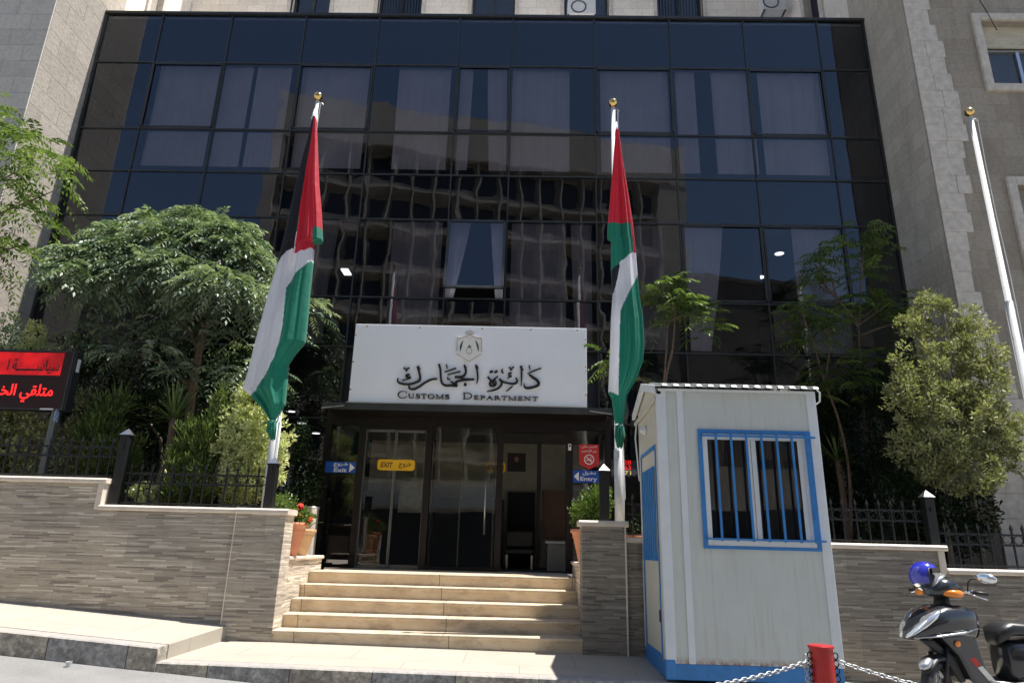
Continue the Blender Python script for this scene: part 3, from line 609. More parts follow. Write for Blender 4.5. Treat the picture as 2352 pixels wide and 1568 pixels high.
def door(xa, xb, y, name='glass_door', handle=None):
    d = empty(name, (0, 0, 0)); d.parent = B; d.location = Vector((xa, y, .752))-Vector(B.location)
    mb = MB(); W_, Hh = xb-xa, 2.175
    for b4 in ((0, .018, .01, Hh), (W_-.018, W_, .01, Hh), (.028, W_-.028, .01, .05), (.028, W_-.028, Hh-.04, Hh)): mb.box(b4[0], b4[1], -.015, .015, b4[2], b4[3])
    mb.build('door_frame', M['dimalu'], d, local=True)
    mb = MB(); mb.quad((.028, 0, .05), (W_-.028, 0, .05), (W_-.028, 0, Hh-.04), (.028, 0, Hh-.04)); mb.build('door_glass', M['doorglass'], d, local=True, recalc=False)
    if handle is not None:
        mb = MB(); mb.tube([(handle, -.06, .55), (handle, -.06, 1.55)], .013, 8); mb.tube([(handle, -.06, .6), (handle, 0, .6)], .008, 6); mb.tube([(handle, -.06, 1.5), (handle, 0, 1.5)], .008, 6); mb.build('handle', M['alu'], d, local=True, smooth=True)
door(-2.6, -2.1, PY+.01); door(-2.098, -1.6, PY+.025)
door(-1.02, -.46, PY+.06, handle=.42)
# lobby
mb = MB(); mb.box(-3.2, 1.35, 14.1, 14.19, .76, 3.3); mb.build('lobby_back_wall', M['room_cream'], B)
mb = MB(); mb.box(-3.25, 1.4, 11.1, 14.1, 3.21, 3.3); mb.build('lobby_ceiling', M['room'], B)
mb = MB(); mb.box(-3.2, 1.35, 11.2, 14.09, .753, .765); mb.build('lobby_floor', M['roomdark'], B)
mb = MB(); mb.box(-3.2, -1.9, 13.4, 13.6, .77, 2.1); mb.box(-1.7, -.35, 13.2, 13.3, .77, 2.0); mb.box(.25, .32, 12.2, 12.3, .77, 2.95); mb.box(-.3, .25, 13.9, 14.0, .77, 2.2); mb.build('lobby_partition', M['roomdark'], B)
mb = MB(); mb.box(.36, 1.3, 12.6, 12.7, 1.3, 2.15); mb.build('wood_panel', M['wood'], B)
mb = MB(); mb.box(-2.35, -1.75, 13.0, 13.03, 1.7, 2.35); tag(mb.build('wall_map', M['paper'], loc=(-2.05, 13, 1.7)), 'faded paper map hanging inside behind the sliding glass doors', 'map')
d = empty('reception_desk', (.75, 11.9, .765), 0, 'pale grey counter just inside the open doorway', 'desk')
mb = MB(); mb.box(.4, 1.05, 11.8, 12.2, 1.2, 1.24); mb.build('desk_top', M['whitepaint'], d); mb = MB(); mb.box(.43, 1.02, 11.83, 12.17, .765, 1.19); mb.build('desk_body', M['room'], d)
ch = empty('waiting_bench', (0, 12.6, .765), 0, 'black padded bench inside the open doorway', 'bench')
mb = MB(); mb.box(-.3, .22, 12.3, 12.8, 1.0, 1.1); mb.box(-.3, .22, 12.75, 12.83, 1.12, 1.42); mb.build('cushion', M['seat'], ch, bevel=.03); mb = MB()
for x in (-.26, .18):
    for y in (12.34, 12.76): mb.box(x-.015, x+.015, y-.015, y+.015, .765, 1.0)
mb.build('bench_frame', M['alu'], ch)
p = empty('portrait', (-.02, 13.85, 2.3), 0, 'framed portrait of a man in a dark suit on the lobby wall', 'picture')
a = at(1166, 1040, 13.0); b_ = at(1207, 1083, 13.0); mb = MB(); X0, X1, Z0, Z1 = a.x, b_.x, b_.z, a.z
mb.box(X0, X1, 12.97, 13.0, Z0, Z1); mb.build('picture_frame', M['black'], p)
mb = MB(); mb.box(X0+.03, X1-.03, 12.962, 12.969, Z0+.03, Z1-.03); mb.build('backdrop', M['portrait'], p)
mb = MB(); cx = (X0+X1)/2; mb.prism([(cx-.1, Z0+.03), (cx+.1, Z0+.03), (cx+.085, Z0+.14), (cx+.03, Z0+.18), (cx-.03, Z0+.18), (cx-.085, Z0+.14)], 12.955, 12.961); mb.build('suit', M['black'], p)
mb = MB(); mb.prism([(cx+.04*math.cos(t*PI/8), Z0+.225+.052*math.sin(t*PI/8)) for t in range(16)], 12.95, 12.96); mb.build('face', M['skin'], p)
# canopy over the door
cn = empty('door_canopy', (-.95, 10.5, 3.1), 0, 'shallow dark metal canopy over the entrance, under the white sign', 'canopy')
mb = MB(); mb.box(-3.12, 1.32, 10.28, 11.0, 3.13, 3.2); mb.build('canopy_slab', M['frame_brown'], cn, bevel=.01)
mb = MB(); mb.box(-3.15, 1.35, 10.25, 10.279, 3.11, 3.215); mb.build('fascia', M['frame'], cn)
for s, xx in ((1, -3.15), (-1, 1.35)):
    mb = MB(); mb.add([(xx, 10.2, 3.12), (xx+s*.34, 10.2, 3.16), (xx+s*.34, 10.45, 3.225), (xx-s*.02, 10.5, 3.2), (xx, 10.2, 3.105), (xx+s*.34, 10.2, 3.148), (xx+s*.34, 10.45, 3.218), (xx-s*.02, 10.5, 3.185)], [(0, 1, 2, 3), (4, 7, 6, 5), (0, 4, 5, 1), (1, 5, 6, 2), (2, 6, 7, 3), (3, 7, 4, 0)]); mb.build('corner_flashing', M['alu'], cn)
mb = MB()
for x in (-2.85, -2.3, .5, 1.0): mb.tube([(x, 10.35, 3.2), (x-.05, 11.75, 3.75)], .012, 6)
mb.build('stay_rod', M['frame'], cn)
# ================================================================ sign board
SY = 10.3
p1, p2, p3, p4 = at(815, 742, SY), at(1347, 755, SY), at(802, 924, SY), at(1349, 938, SY)
X0, X1, Z1, Z0 = (p1.x+p3.x)/2, (p2.x+p4.x)/2, (p1.z+p2.z)/2, 3.24
sg = empty('sign_board', ((X0+X1)/2, SY, Z0), 0, 'big white board reading Customs Department in Arabic and English', 'sign')
mb = MB(); mb.box(X0, X1, SY, SY+.16, Z0, Z1); mb.build('sign_face', M['white'], sg, bevel=.008)
mb = MB(); mb.box(X0+.01, X1-.005, SY-.012, SY+.15, Z0-.055, Z0-.002); mb.build('lower_trim', M['coping'], sg, bevel=.006)
mb = MB()
for i in range(5): mb.lathe([(.014, 0), (.016, .006), (.008, .012)], (0, 0, 0), 8)
mb = MB()
for t in (.05, .28, .55, .76, .96): mb.box(X0+(X1-X0)*t-.011, X0+(X1-X0)*t+.011, SY-.01, SY-.0005, Z1-.055, Z1-.035)
for t in (.15, .5, .85):
    mb.box(X0+.008, X0+.03, SY-.01, SY-.0006, Z0+(Z1-Z0)*t-.01, Z0+(Z1-Z0)*t+.01); mb.box(X1-.03, X1-.008, SY-.01, SY-.0006, Z0+(Z1-Z0)*t-.01, Z0+(Z1-Z0)*t+.01)
mb.build('screw', M['gold'], sg)
cz = lambda x, y: (lambda p: (p.x, p.z))(at((1000+x/4.704)*.85965, (860+y/4.704)*.85965, SY-.02))
AR = [[(1925, 650, 8), (2000, 615, 15), (2100, 580, 12)], [(1945, 545, 15), (1952, 575, 14), (1958, 602, 7)],
 [(1945, 658, 22), (1985, 690, 30), (2048, 735, 32), (2065, 785, 36), (2010, 815, 28), (1930, 830, 30), (1890, 815, 22), (1883, 770, 8)],
 [(1840, 552, 26), (1850, 600, 24), (1850, 700, 22), (1846, 802, 8)], [(1842, 552, 22), (1873, 608, 8)],
 [(1688, 578, 8), (1705, 570, 15), (1718, 607, 12), (1735, 575, 15), (1758, 565, 9)],
 [(1728, 642, 14), (1697, 645, 20), (1690, 670, 15), (1722, 680, 16), (1672, 706, 8)],
 [(1776, 698, 14), (1797, 745, 24), (1758, 776, 24), (1680, 768, 20), (1612, 748, 24), (1575, 722, 26)],
 [(1575, 712, 24), (1602, 775, 26), (1562, 830, 22), (1500, 856, 20), (1418, 873, 8)],
 [(1737, 808, 16), (1662, 872, 10)], [(1613, 588, 10), (1600, 618, 18), (1622, 645, 12)],
 [(1448, 632, 22), (1490, 618, 26)], [(1508, 633, 22), (1550, 618, 26)],
 [(1425, 688, 24), (1470, 740, 24), (1525, 792, 28)], [(1555, 680, 12), (1500, 728, 20), (1450, 770, 24), (1468, 802, 24), (1515, 795, 24), (1532, 762, 16), (1500, 718, 12)],
 [(1275, 542, 28), (1290, 600, 24), (1300, 700, 20), (1288, 775, 8)], [(1277, 542, 22), (1308, 583, 10)],
 [(1130, 545, 26), (1145, 580, 28), (1150, 640, 24), (1110, 682, 22), (1010, 692, 26)], [(1130, 540, 20), (1157, 572, 10)],
 [(1010, 690, 20), (1065, 695, 24), (1130, 718, 26), (1255, 722, 22)], [(1255, 718, 20), (1120, 732, 24), (1045, 748, 26), (1000, 790, 30)],
 [(955, 742, 10), (1000, 770, 26), (1035, 798, 30), (975, 798, 30)], [(985, 795, 26), (900, 797, 26), (852, 770, 26), (836, 700, 24), (831, 600, 26), (813, 528, 28)],
 [(1128, 783, 36), (1158, 790, 36)], [(883, 630, 10), (1028, 580, 16)], [(922, 664, 10), (1082, 620, 16)], [(903, 532, 14), (912, 560, 14), (917, 584, 8)],
 [(925, 690, 12), (922, 716, 14), (955, 720, 12)],
 [(790, 715, 18), (720, 722, 22), (640, 760, 22), (560, 815, 24), (490, 845, 24), (442, 832, 24), (438, 788, 12)],
 [(545, 558, 28), (560, 620, 26), (578, 690, 26), (560, 740, 26), (470, 776, 24), (370, 780, 24), (305, 757, 24), (292, 725, 12), (302, 703, 6)], [(547, 555, 22), (577, 592, 12)],
 [(447, 660, 18), (410, 665, 22), (402, 688, 18), (455, 697, 20), (420, 716, 14), (348, 736, 8)], [(368, 588, 10), (385, 578, 15), (402, 617, 12), (420, 585, 15), (447, 578, 10)]]
mb = MB(); strokes(mb, AR, cz, SY-.035, SY-.002); mb.build('arabic_lettering', M['black'], sg)
# serif capitals drawn as pen strokes in a unit cell
t_, T_ = .05, .17
def ser(x, y, w=.3): return [(x-w/2, y, t_), (x+w/2, y, t_)]
GL = {
 'C': (.95, [[(.9, .68, .05), (.82, .9, .06), (.55, .99, .07), (.22, .85, .14), (.08, .5, .19), (.2, .15, .14), (.52, .01, .07), (.8, .1, .06), (.93, .3, .04)], [(.9, .62, .04), (.9, .99, .04)]]),
 'U': (1.0, [[(.2, .97, T_), (.2, .35, T_), (.3, .08, .12), (.52, .02, .07), (.72, .1, .07), (.8, .35, .06), (.8, .97, .06)], ser(.2, .975), ser(.8, .975, .26)]),
 'S': (.68, [[(.6, .72, .04), (.56, .93, .06), (.34, .99, .08), (.12, .85, .12), (.15, .64, .16), (.4, .5, .2), (.6, .34, .16), (.58, .12, .12), (.34, .01, .08), (.12, .08, .06), (.06, .3, .04)], [(.6, .68, .04), (.6, .99, .04)], [(.06, .01, .04), (.06, .34, .04)]]),
 'T': (.86, [[(.43, 0, T_), (.43, .97, T_)], [(.02, .965, .07), (.84, .965, .07)], [(.04, .7, .03), (.04, .96, .07)], [(.82, .7, .03), (.82, .96, .07)], ser(.43, .025, .36)]),
 'O': (1.05, [[(.5, .99, .06), (.2, .85, .14), (.08, .5, .19), (.2, .15, .14), (.5, .01, .06), (.82, .15, .14), (.94, .5, .19), (.82, .85, .14), (.5, .99, .06)]]),
 'M': (1.2, [[(.16, 0, .06), (.16, .97, .06)], [(.16, .97, .15), (.6, .03, .15)], [(.6, .03, .06), (1.0, .97, .07)], [(1.0, 0, T_), (1.0, .97, T_)], ser(.16, .025, .26), ser(1.0, .025, .34), ser(.12, .975, .24), ser(1.04, .975, .3)]),
 'D': (1.0, [[(.2, 0, T_), (.2, .97, T_)], [(.05, .97, t_), (.45, .965, .06), (.78, .82, .13), (.9, .5, .19), (.78, .17, .13), (.45, .035, .06), (.05, .025, t_)]]),
 'E': (.8, [[(.2, 0, T_), (.2, .97, T_)], [(.05, .97, .06), (.7, .97, .06)], [(.05, .025, .06), (.74, .025, .06)], [(.2, .5, .05), (.52, .5, .05)], [(.7, .75, .03), (.7, .98, .06)], [(.74, .01, .06), (.74, .26, .03)], [(.53, .38, .04), (.53, .62, .04)]]),
 'P': (.76, [[(.2, 0, T_), (.2, .97, T_)], [(.05, .97, t_), (.4, .965, .06), (.64, .87, .13), (.68, .7, .16), (.6, .53, .12), (.4, .45, .05), (.25, .46, .04)], ser(.2, .025, .34)]),
 'A': (.98, [[(.14, .02, .05), (.48, .99, .07)], [(.46, .99, .14), (.84, .02, T_)], [(.28, .36, .05), (.68, .36, .05)], ser(.13, .025, .26), ser(.85, .025, .3)]),
 'R': (.9, [[(.2, 0, T_), (.2, .97, T_)], [(.05, .97, t_), (.38, .965, .06), (.6, .87, .13), (.64, .72, .15), (.56, .57, .12), (.38, .5, .05), (.25, .5, .04)], [(.42, .5, .1), (.84, .03, T_)], ser(.2, .025, .34), ser(.86, .025, .14)]),
 'N': (1.02, [[(.16, 0, .06), (.16, .97, .06)], [(.14, .97, .16), (.84, .03, .16)], [(.84, 0, .06), (.84, .97, .06)], ser(.16, .025, .26), ser(.12, .975, .24), ser(.84, .975, .26)])}
def serif(word, u0, u1, v0, v1, vb, name):        # first letter v1-high, the rest small capitals
    ws = [GL[c][0]*(1. if i else 1.45) for i, c in enumerate(word)]; gap = .10; tot = sum(ws)+gap*(len(word)-1); sc = (u1-u0)/tot; u = u0; L_ = []
    for i, c in enumerate(word):
        hh = (vb-v0) if i == 0 else (vb-v1); wd = ws[i]*sc; kx = wd/GL[c][0]; kw = (vb-v1)*1.15 if i else (vb-v0)*.92
        base = vb+(u-u0)*.024
        for s_ in GL[c][1]: L_.append([(u+x*kx, base-y*hh, w_*kw) for x, y, w_ in s_])
        u += wd+gap*sc
    mb = MB(); strokes(mb, L_, cz, SY-.03, SY-.002, n=5); mb.build(name, M['black'], sg)
serif('CUSTOMS', 290, 945, 868, 898, 955, 'english_lettering'); serif('DEPARTMENT', 1105, 2060, 888, 918, 970, 'english_lettering')
# emblem: shield with a crown
em = MB(); em.prism([cz(x, y) for x, y in [(1050, 190), (1100, 195), (1150, 180), (1200, 160), (1250, 180), (1300, 195), (1345, 195), (1345, 260), (1338, 330), (1345, 400), (1290, 440), (1235, 470), (1190, 492), (1145, 470), (1095, 440), (1035, 400), (1045, 330), (1040, 250)]], SY-.018, SY-.001)
M['emb'] = plain('cream enamel', (.80, .79, .74), .4, var=.05); M['embd'] = plain('grey brown relief', (.50, .46, .43), .6, var=.2); M['teal'] = plain('dark teal relief', (.02, .08, .11), .4, var=.3)
emb = sg
em.build('emblem_shield', M['emb'], sg, bevel=.004)
mb = MB(); strokes(mb, [[(1045, 200, 20), (1075, 205, 16), (1150, 185, 10), (1200, 162, 8), (1250, 185, 10), (1320, 205, 16), (1350, 205, 22)], [(1048, 215, 12), (1040, 290, 9), (1040, 360, 16)], [(1350, 215, 12), (1350, 290, 9), (1350, 370, 16)],
  [(1035, 400, 6), (1145, 470, 6), (1190, 494, 7), (1235, 470, 6), (1345, 402, 6)]], cz, SY-.026, SY-.012)
for i in range(5): x = 1150+i*25; strokes(mb, [[(1160+i*20, 150, 6), (x, 100+abs(i-2)*9, 12)]], cz, SY-.024-.0005*i, SY-.012)
strokes(mb, [[(1155, 152, 8), (1245, 152, 8)]], cz, SY-.028, SY-.012); mb.build('emblem_crown', M['embd'], sg)
mb = MB(); strokes(mb, [[(1118, 235, 6), (1100, 270, 16), (1088, 310, 22), (1082, 365, 6)], [(1272, 235, 6), (1290, 270, 16), (1302, 310, 22), (1308, 365, 6)], [(1195, 290, 10), (1195, 315, 12)], [(1172, 318, 5), (1195, 306, 12), (1218, 318, 5)]], cz, SY-.028, SY-.0185)
strokes(mb, [[(1190+45*math.cos(t*PI/8)*.8, 362+38*math.sin(t*PI/8), 3) for t in range(17)]], cz, SY-.024, SY-.0185); mb.build('emblem_relief', M['teal'], sg)
# ================================================================ stickers and small signs on the portal
def flat(name, u0, v0, u1, v1, y, mat, label, cat, rnd=0):
    a, b_ = at(u0, v0, y), at(u1, v1, y); X0, X1, Z1, Z0 = a.x, b_.x, a.z, b_.z
    r = empty(name, ((X0+X1)/2, y, Z0), 0, label, cat); mb = MB()
    if rnd:
        R_ = (Z1-Z0)*rnd; P_ = []
        for cx, cz_, a0 in ((X1-R_, Z1-R_, 0), (X0+R_, Z1-R_, 90), (X0+R_, Z0+R_, 180), (X1-R_, Z0+R_, 270)): P_ += [(cx+R_*math.cos(math.radians(a0+k*15)), cz_+R_*math.sin(math.radians(a0+k*15))) for k in range(7)]
        mb.prism(P_, y-.004, y)
    else: mb.box(X0, X1, y-.004, y, Z0, Z1)
    mb.build('sign_plate', mat, r); return r, X0, X1, Z0, Z1
YS = PY-.065
r, a, b_, c, d = flat('exit_sign', 749, 1059, 816, 1086, YS, M['blue'], 'blue sign reading Exit with a white arrow pointing right, left of the doors', 'sign')
w, h = b_-a, d-c
text('\uFE9D\uFEED\uFEAE\u0640\uFEA7', h*.42, (a+w*.5, YS-.005, c+h*.72), M['wtext'], 'arabic_lettering', r, width=w*.48, bold=.03)
text('Exit', h*.36, (a+w*.50, YS-.005, c+h*.25), M['wtext'], 'english_lettering', r, width=w*.42, bold=.018)
mb = MB(); mb.prism([(a+w*.8, c+h*.08), (a+w*.97, c+h*.47), (a+w*.8, c+h*.9)], YS-.009, YS-.005); mb.build('arrow', M['wtext'], r)
r, a, b_, c, d = flat('entry_sign', 1316, 1079, 1383, 1109, YS, M['blue'], 'blue sign reading Entry with a white arrow pointing left, right of the doors', 'sign')
w, h = b_-a, d-c
text('\uFEDD\uFEEE\u0640\uFEA7\uFEA9', h*.36, (a+w*.56, YS-.005, c+h*.78), M['wtext'], 'arabic_lettering', r, width=w*.46, bold=.03)
text('Entry', h*.42, (a+w*.54, YS-.005, c+h*.27), M['wtext'], 'english_lettering', r, width=w*.58, bold=.018)
mb = MB(); mb.prism([(a+w*.2, c+h*.1), (a+w*.2, c+h*.88), (a+w*.03, c+h*.5)], YS-.009, YS-.005); mb.build('arrow', M['wtext'], r)
A_, B_ = at(1330, 1020, YS), at(1376, 1067, YS); C_ = at(1353, 1078, YS); a, b_, d, c = A_.x, B_.x, A_.z, B_.z; w, h = b_-a, d-c
r = empty('no_smoking_sign', ((a+b_)/2, YS, c), 0, 'red pointed sign with Arabic text and a crossed out cigarette above the Entry sign', 'sign')
mb = MB(); mb.prism([(a, c), (C_.x, C_.z), (b_, c), (b_, d), (a, d)], YS-.010, YS-.006); mb.build('sign_plate', M['red'], r)
text('\uFEF2\uFEDF\uFE8E\uFEA7 \uFEF0\uFEE8\uFE92\uFEE4\uFEDF\uFE8D', h*.15, ((a+b_)/2, YS-.011, d-h*.13), M['wtext'], 'arabic_lettering', r, width=w*.76, bold=.012)
text('\uFEE6\uFEF4\uFEA7\uFEAA\uFE98\uFEDF\uFE8D \uFEE6\uFEE3', h*.15, ((a+b_)/2, YS-.011, d-h*.33), M['wtext'], 'arabic_lettering', r, width=w*.76, bold=.012)
mb = MB(); cx, cz_, R_ = (a+b_)/2, c+h*.25, w*.23; mb.tube([(cx+R_*math.cos(t*PI/12), YS-.012, cz_+R_*math.sin(t*PI/12)) for t in range(24)], .009, 6, close=True)
mb.tube([(cx-R_*.7, YS-.013, cz_+R_*.7), (cx+R_*.7, YS-.013, cz_-R_*.7)], .008, 6); mb.box(cx-R_*.62, cx+R_*.5, YS-.016, YS-.0105, cz_-R_*.22, cz_-R_*.02); mb.tube([(cx+R_*.3, YS-.012, cz_+R_*.1), (cx+R_*.45, YS-.012, cz_+R_*.35), (cx+R_*.2, YS-.012, cz_+R_*.5)], .005, 5); mb.build('pictogram', M['wtext'], r)
YD = PY+.005
r, a, b_, c, d = flat('door_sticker', 868, 1054, 952, 1081, YD-.015, M['yellow'], 'yellow rounded sticker reading EXIT across the sliding glass doors', 'sticker', .3)
w, h = b_-a, d-c
text('EXIT', h*.46, (a+w*.25, YD-.02, c+h*.5), M['brown'], 'english_lettering', r, width=w*.33, bold=.02, shear=.2)
text('\uFE9D\uFEED\uFEAE\uFEA7', h*.55, (a+w*.74, YD-.02, c+h*.47), M['brown'], 'arabic_lettering', r, width=w*.34, bold=.015)
M['yellow_dim'] = M['yellow']
r, a, b_, c, d = flat('door_sticker', 1116, 1060, 1160, 1086, PY+.075, M['yellow'], 'yellow sticker reading ENTER half hidden behind the door post', 'sticker', .28)
w, h = b_-a, d-c
text('ENTER', h*.46, (a+w*.52, PY+.07, c+h*.5), M['brown'], 'english_lettering', r, width=w*.86, bold=.02, shear=.2)
r, a, b_, c, d = flat('switch_plate', 1305, 1019, 1312, 1034, YS+.003, M['wtext'], 'tiny white card reader on the dark post right of the open door', 'switch')
mb = MB(); mb.box(a+.01, b_-.01, YS-.003, YS-.0015, c+.06, d-.015); mb.build('button', M['black'], r)
# exchange board digits seen through the glass
ex = empty('number_display', (1.75, 12.3, 2.6), 0, 'small display with red and yellow digits glowing behind the right flagpole', 'display')
a = at(1418, 1052, 12.3); b_ = at(1450, 1094, 12.3); mb = MB(); mb.box(a.x, b_.x+.02, 12.32, 12.36, b_.z-.03, a.z+.03); mb.build('casing', M['black'], ex)
for v, s_, mm in ((1061, '228', 'ledred'), (1073, '463', 'ledred'), (1085, '071', 'ledyel')): p = at(1437, v, 12.3); text(s_, .075, (p.x, 12.312, p.z), M[mm], 'digits', ex, width=.2, bold=.01)
# ================================================================ stone wings and the main stone building behind
wl = empty('stone_building', (-14, 10.47, 0), 0, 'rough cream stone wing of the building left of the glass front', 'building')
mb = MB(); mb.box(-22, -9.345, 10.47, 22, -.4, 24); mb.build('wall', [M['stone']], wl)
mb = MB(); mb.box(-9.3445, -9.338, 10.5, 16, -.4, 24); mb.build('side_facing', M['stone_side'], wl)
wr = empty('stone_building', (12, 10.46, 0), 0, 'weathered grey stone wing with framed windows right of the glass front', 'building')
mb = MB(); wx = [8.45, 9.95]
# front wall with window holes: piers and bands
zs_ = [-.4, .9+2.0, 4.3, 5.75, 7.35, 9.42, 10.85, 13.2, 14.9, 16.6, 18.2, 20.9]
holes = [(5.75, 7.35), (9.42, 10.85), (13.2, 14.9), (16.6, 18.2)]
for xa, xb in ((7.1, 8.45), (9.95, 11.6), (13.1, 20)): mb.box(xa, xb, 10.46, 10.9, -.4, 20.9)
zc = -.4
for a, b_ in holes+[(20.9, 21)]:
    for xa, xb in ((8.45, 9.95), (11.6, 13.1)): mb.box(xa, xb, 10.4605, 10.9, zc, min(a, 20.9))
    zc = b_
mb.box(7.1, 20, 10.9, 22, -.4, 20.9); mb.build('wall', M['stone_old'], wr)
mb = MB(); mb.box(7.093, 7.0995, 10.49, 16, -.4, 20.9); mb.build('side_facing', M['stone_right'], wr)
mb = MB(); z = .3; r_ = random.Random(3)
prof = lambda z: .52+.16*math.sin(z*.9)+(.75-.15*z if z < 5 else 0)*.8+r_.uniform(-.06, .06)
while z < 20.6:
    h = .36+r_.uniform(-.02, .02); w1 = max(.3, prof(z)); 
    xx = 7.088
    if w1 > .55: xm = xx+w1*r_.uniform(.42, .6); mb.box(xx, xm-.003, 10.44-r_.uniform(0, .008), 10.4595, z, z+h-.004); mb.box(xm+.003, xx+w1, 10.44-r_.uniform(0, .008), 10.4595, z, z+h-.004)
    else: mb.box(xx, xx+w1, 10.44-r_.uniform(0, .008), 10.4595, z, z+h-.004)
    z += h
mb.build('quoin_stones', M['quoin'], wr, bevel=.004, seg=1)
def wing_window(xa, xb, za, zb):
    wv = empty('window', (0, 0, 0)); wv.parent = wr; wv.location = Vector(((xa+xb)/2, 10.46, za))-Vector(wr.location)
    mb = MB(); t = .15
    mb.box(xa-t, xa, 10.40, 10.47, za-t, zb+t); mb.box(xb, xb+t, 10.40, 10.47, za-t, zb+t); mb.box(xa, xb, 10.40, 10.47, zb, zb+t); mb.box(xa-.02, xb+.02, 10.395, 10.55, za-t, za); mb.build('stone_surround', M['quoin'], wv, bevel=.015)
    mb = MB(); sh = (zb-za)*.33; n = 12
    for i in range(n): z0 = zb-sh+sh*i/n; mb.box(xa, xb, 10.60+.006*(i % 2), 10.64, z0, z0+sh/n)
    mb.build('shutter', M['room_cream'] if za > 8 else M['room'], wv)
    mb = MB()
    for q in ((xa, xa+.05, za, zb-sh), (xb-.05, xb, za, zb-sh), (xa+.05, xb-.05, za, za+.05), (xa+.05, xb-.05, zb-sh-.05, zb-sh), ((xa+xb)/2-.03, (xa+xb)/2+.03, za+.05, zb-sh-.05)): mb.box(q[0], q[1], 10.66, 10.72, q[2], q[3])
    mb.build('frame', M['frame'] if za < 8 else M['alu'], wv)
    mb = MB(); mb.quad((xa, 10.70, za), (xb, 10.70, za), (xb, 10.70, zb-sh), (xa, 10.70, zb-sh)); mb.build('pane', M['winglass'], wv, recalc=False)
for a, b_ in holes[:4]:
    for xa, xb in ((8.45, 9.95), (11.6, 13.1)): wing_window(xa, xb, a, b_)
mb = MB(); mb.box(7.6, 9.6, 10.38, 10.4585, .6, 2.35); mb.build('base_course', M['quoin'], wr, bevel=.02)
p = [at(2250, 0, 10.4), at(2262, 20, 10.4), at(2290, 70, 10.4)]; mb = MB(); limb(mb, [(q.x, q.y, q.z) for q in [at(2245, -30, 10.4)]+p], .008, .008, 5)
tag(mb.build('cable', M['black'], loc=p[0]), 'thin black cable hanging down to the top right window surround', 'cable')
MYb = 14.4
mw = empty('stone_building', (-1, MYb, 12), 0, 'pale stone main building with tall piers rising behind the glass block roof', 'building')
wpx = [(668, 758), (868, 969), (1084, 1183), (1296, 1398), (1509, 1614)]
edges = [(at(a, 14, MYb).x, at(b_, 14, MYb).x) for a, b_ in wpx]; LX, RX = at(440, 14, MYb).x, at(1760, 14, MYb).x
mb = MB(); px_ = LX; mb.box(LX, RX, MYb, MYb+.5, 11.3, 12.45)
for a, b_ in edges+[(RX, RX)]: mb.box(px_, a, MYb+.001, MYb+.5, 12.45, 24); px_ = b_
mb.box(LX, RX, MYb+.5, 20, 11.3, 24); mb.build('wall', M['stone_pier'], mw)
mb = MB()
for a, b_ in edges: mb.box(a-.1, a, MYb-.04, MYb+.1, 12.12, 24); mb.box(b_, b_+.1, MYb-.04, MYb+.1, 12.12, 24)
mb.build('pier_trim', M['quoin'], mw, bevel=.01)
for i, (a, b_) in enumerate(edges):
    wv = empty('window', (0, 0, 0)); wv.parent = mw; wv.location = Vector(((a+b_)/2, MYb, 12.45))-Vector(mw.location); m_ = (a+b_)/2
    mb = MB()
    for q in ((a, a+.06), (m_-.04, m_+.04), (b_-.06, b_)): mb.box(q[0], q[1], MYb+.2, MYb+.27, 12.45, 24)
    mb.build('frame', M['frame'], wv)
    if i in (1, 4):
        mb = MB()
        for k in range(14): x = a+.08+(b_-a-.16)*k/13; mb.box(x-.008, x+.008, MYb+.1, MYb+.12, 12.4, 24)
        for k in range(5): mb.box(a, b_, MYb+.121, MYb+.135, 12.5+k*.5, 12.52+k*.5)
        mb.build('grille', M['black'], wv)
    mb = MB(); mb.quad((a, MYb+.25, 12.45), (b_, MYb+.25, 12.45), (b_, MYb+.25, 24), (a, MYb+.25, 24)); mb.build('pane', M['winglass'], wv, recalc=False)
    mb = MB(); mb.box(a, b_, MYb+.4, MYb+.45, 12.45, 24); mb.build('blind', M['roomdark'] if i in (1, 4) else M['room'], wv)
# splayed bays joining main building and wings
for s, xa, xb in ((1, -9.33, LX), (-1, 7.09, RX)):
    mb = MB(); ya, yb = 12.3, MYb+.2; q = lambda t, dy=0: (xa+(xb-xa)*t, ya+(yb-ya)*t+dy)
    def seg(t0, t1, z0, z1, d0=0, d1=.5, m=mb):
        a, b_ = q(t0), q(t1); nx, ny = -(yb-ya)*s, (xb-xa)*s; L_ = math.hypot(nx, ny); nx, ny = nx/L_, ny/L_
        v = [(a[0]+nx*d0, a[1]+ny*d0), (b_[0]+nx*d0, b_[1]+ny*d0), (b_[0]+nx*d1, b_[1]+ny*d1), (a[0]+nx*d1, a[1]+ny*d1)]
        m.add([(x, y, z) for z in (z0, z1) for x, y in v], [(0, 1, 2, 3), (4, 5, 6, 7), (0, 1, 5, 4), (1, 2, 6, 5), (2, 3, 7, 6), (3, 0, 4, 7)])
    seg(0, .25, 12.1, 24); seg(.5, 1, 12.1, 24); mb.build('bay_wall', M['stone_pier'], mw)
    m2 = MB(); seg(.25, .29, 12.1, 24, -.06, .3, m2); seg(.46, .5, 12.1, 24, -.06, .3, m2); m2.build('bay_surround', M['quoin'], mw)
    m3 = MB(); seg(.29, .46, 12.1, 24, .2, .25, m3); m3.build('bay_pane', M['opp_glass'], mw)
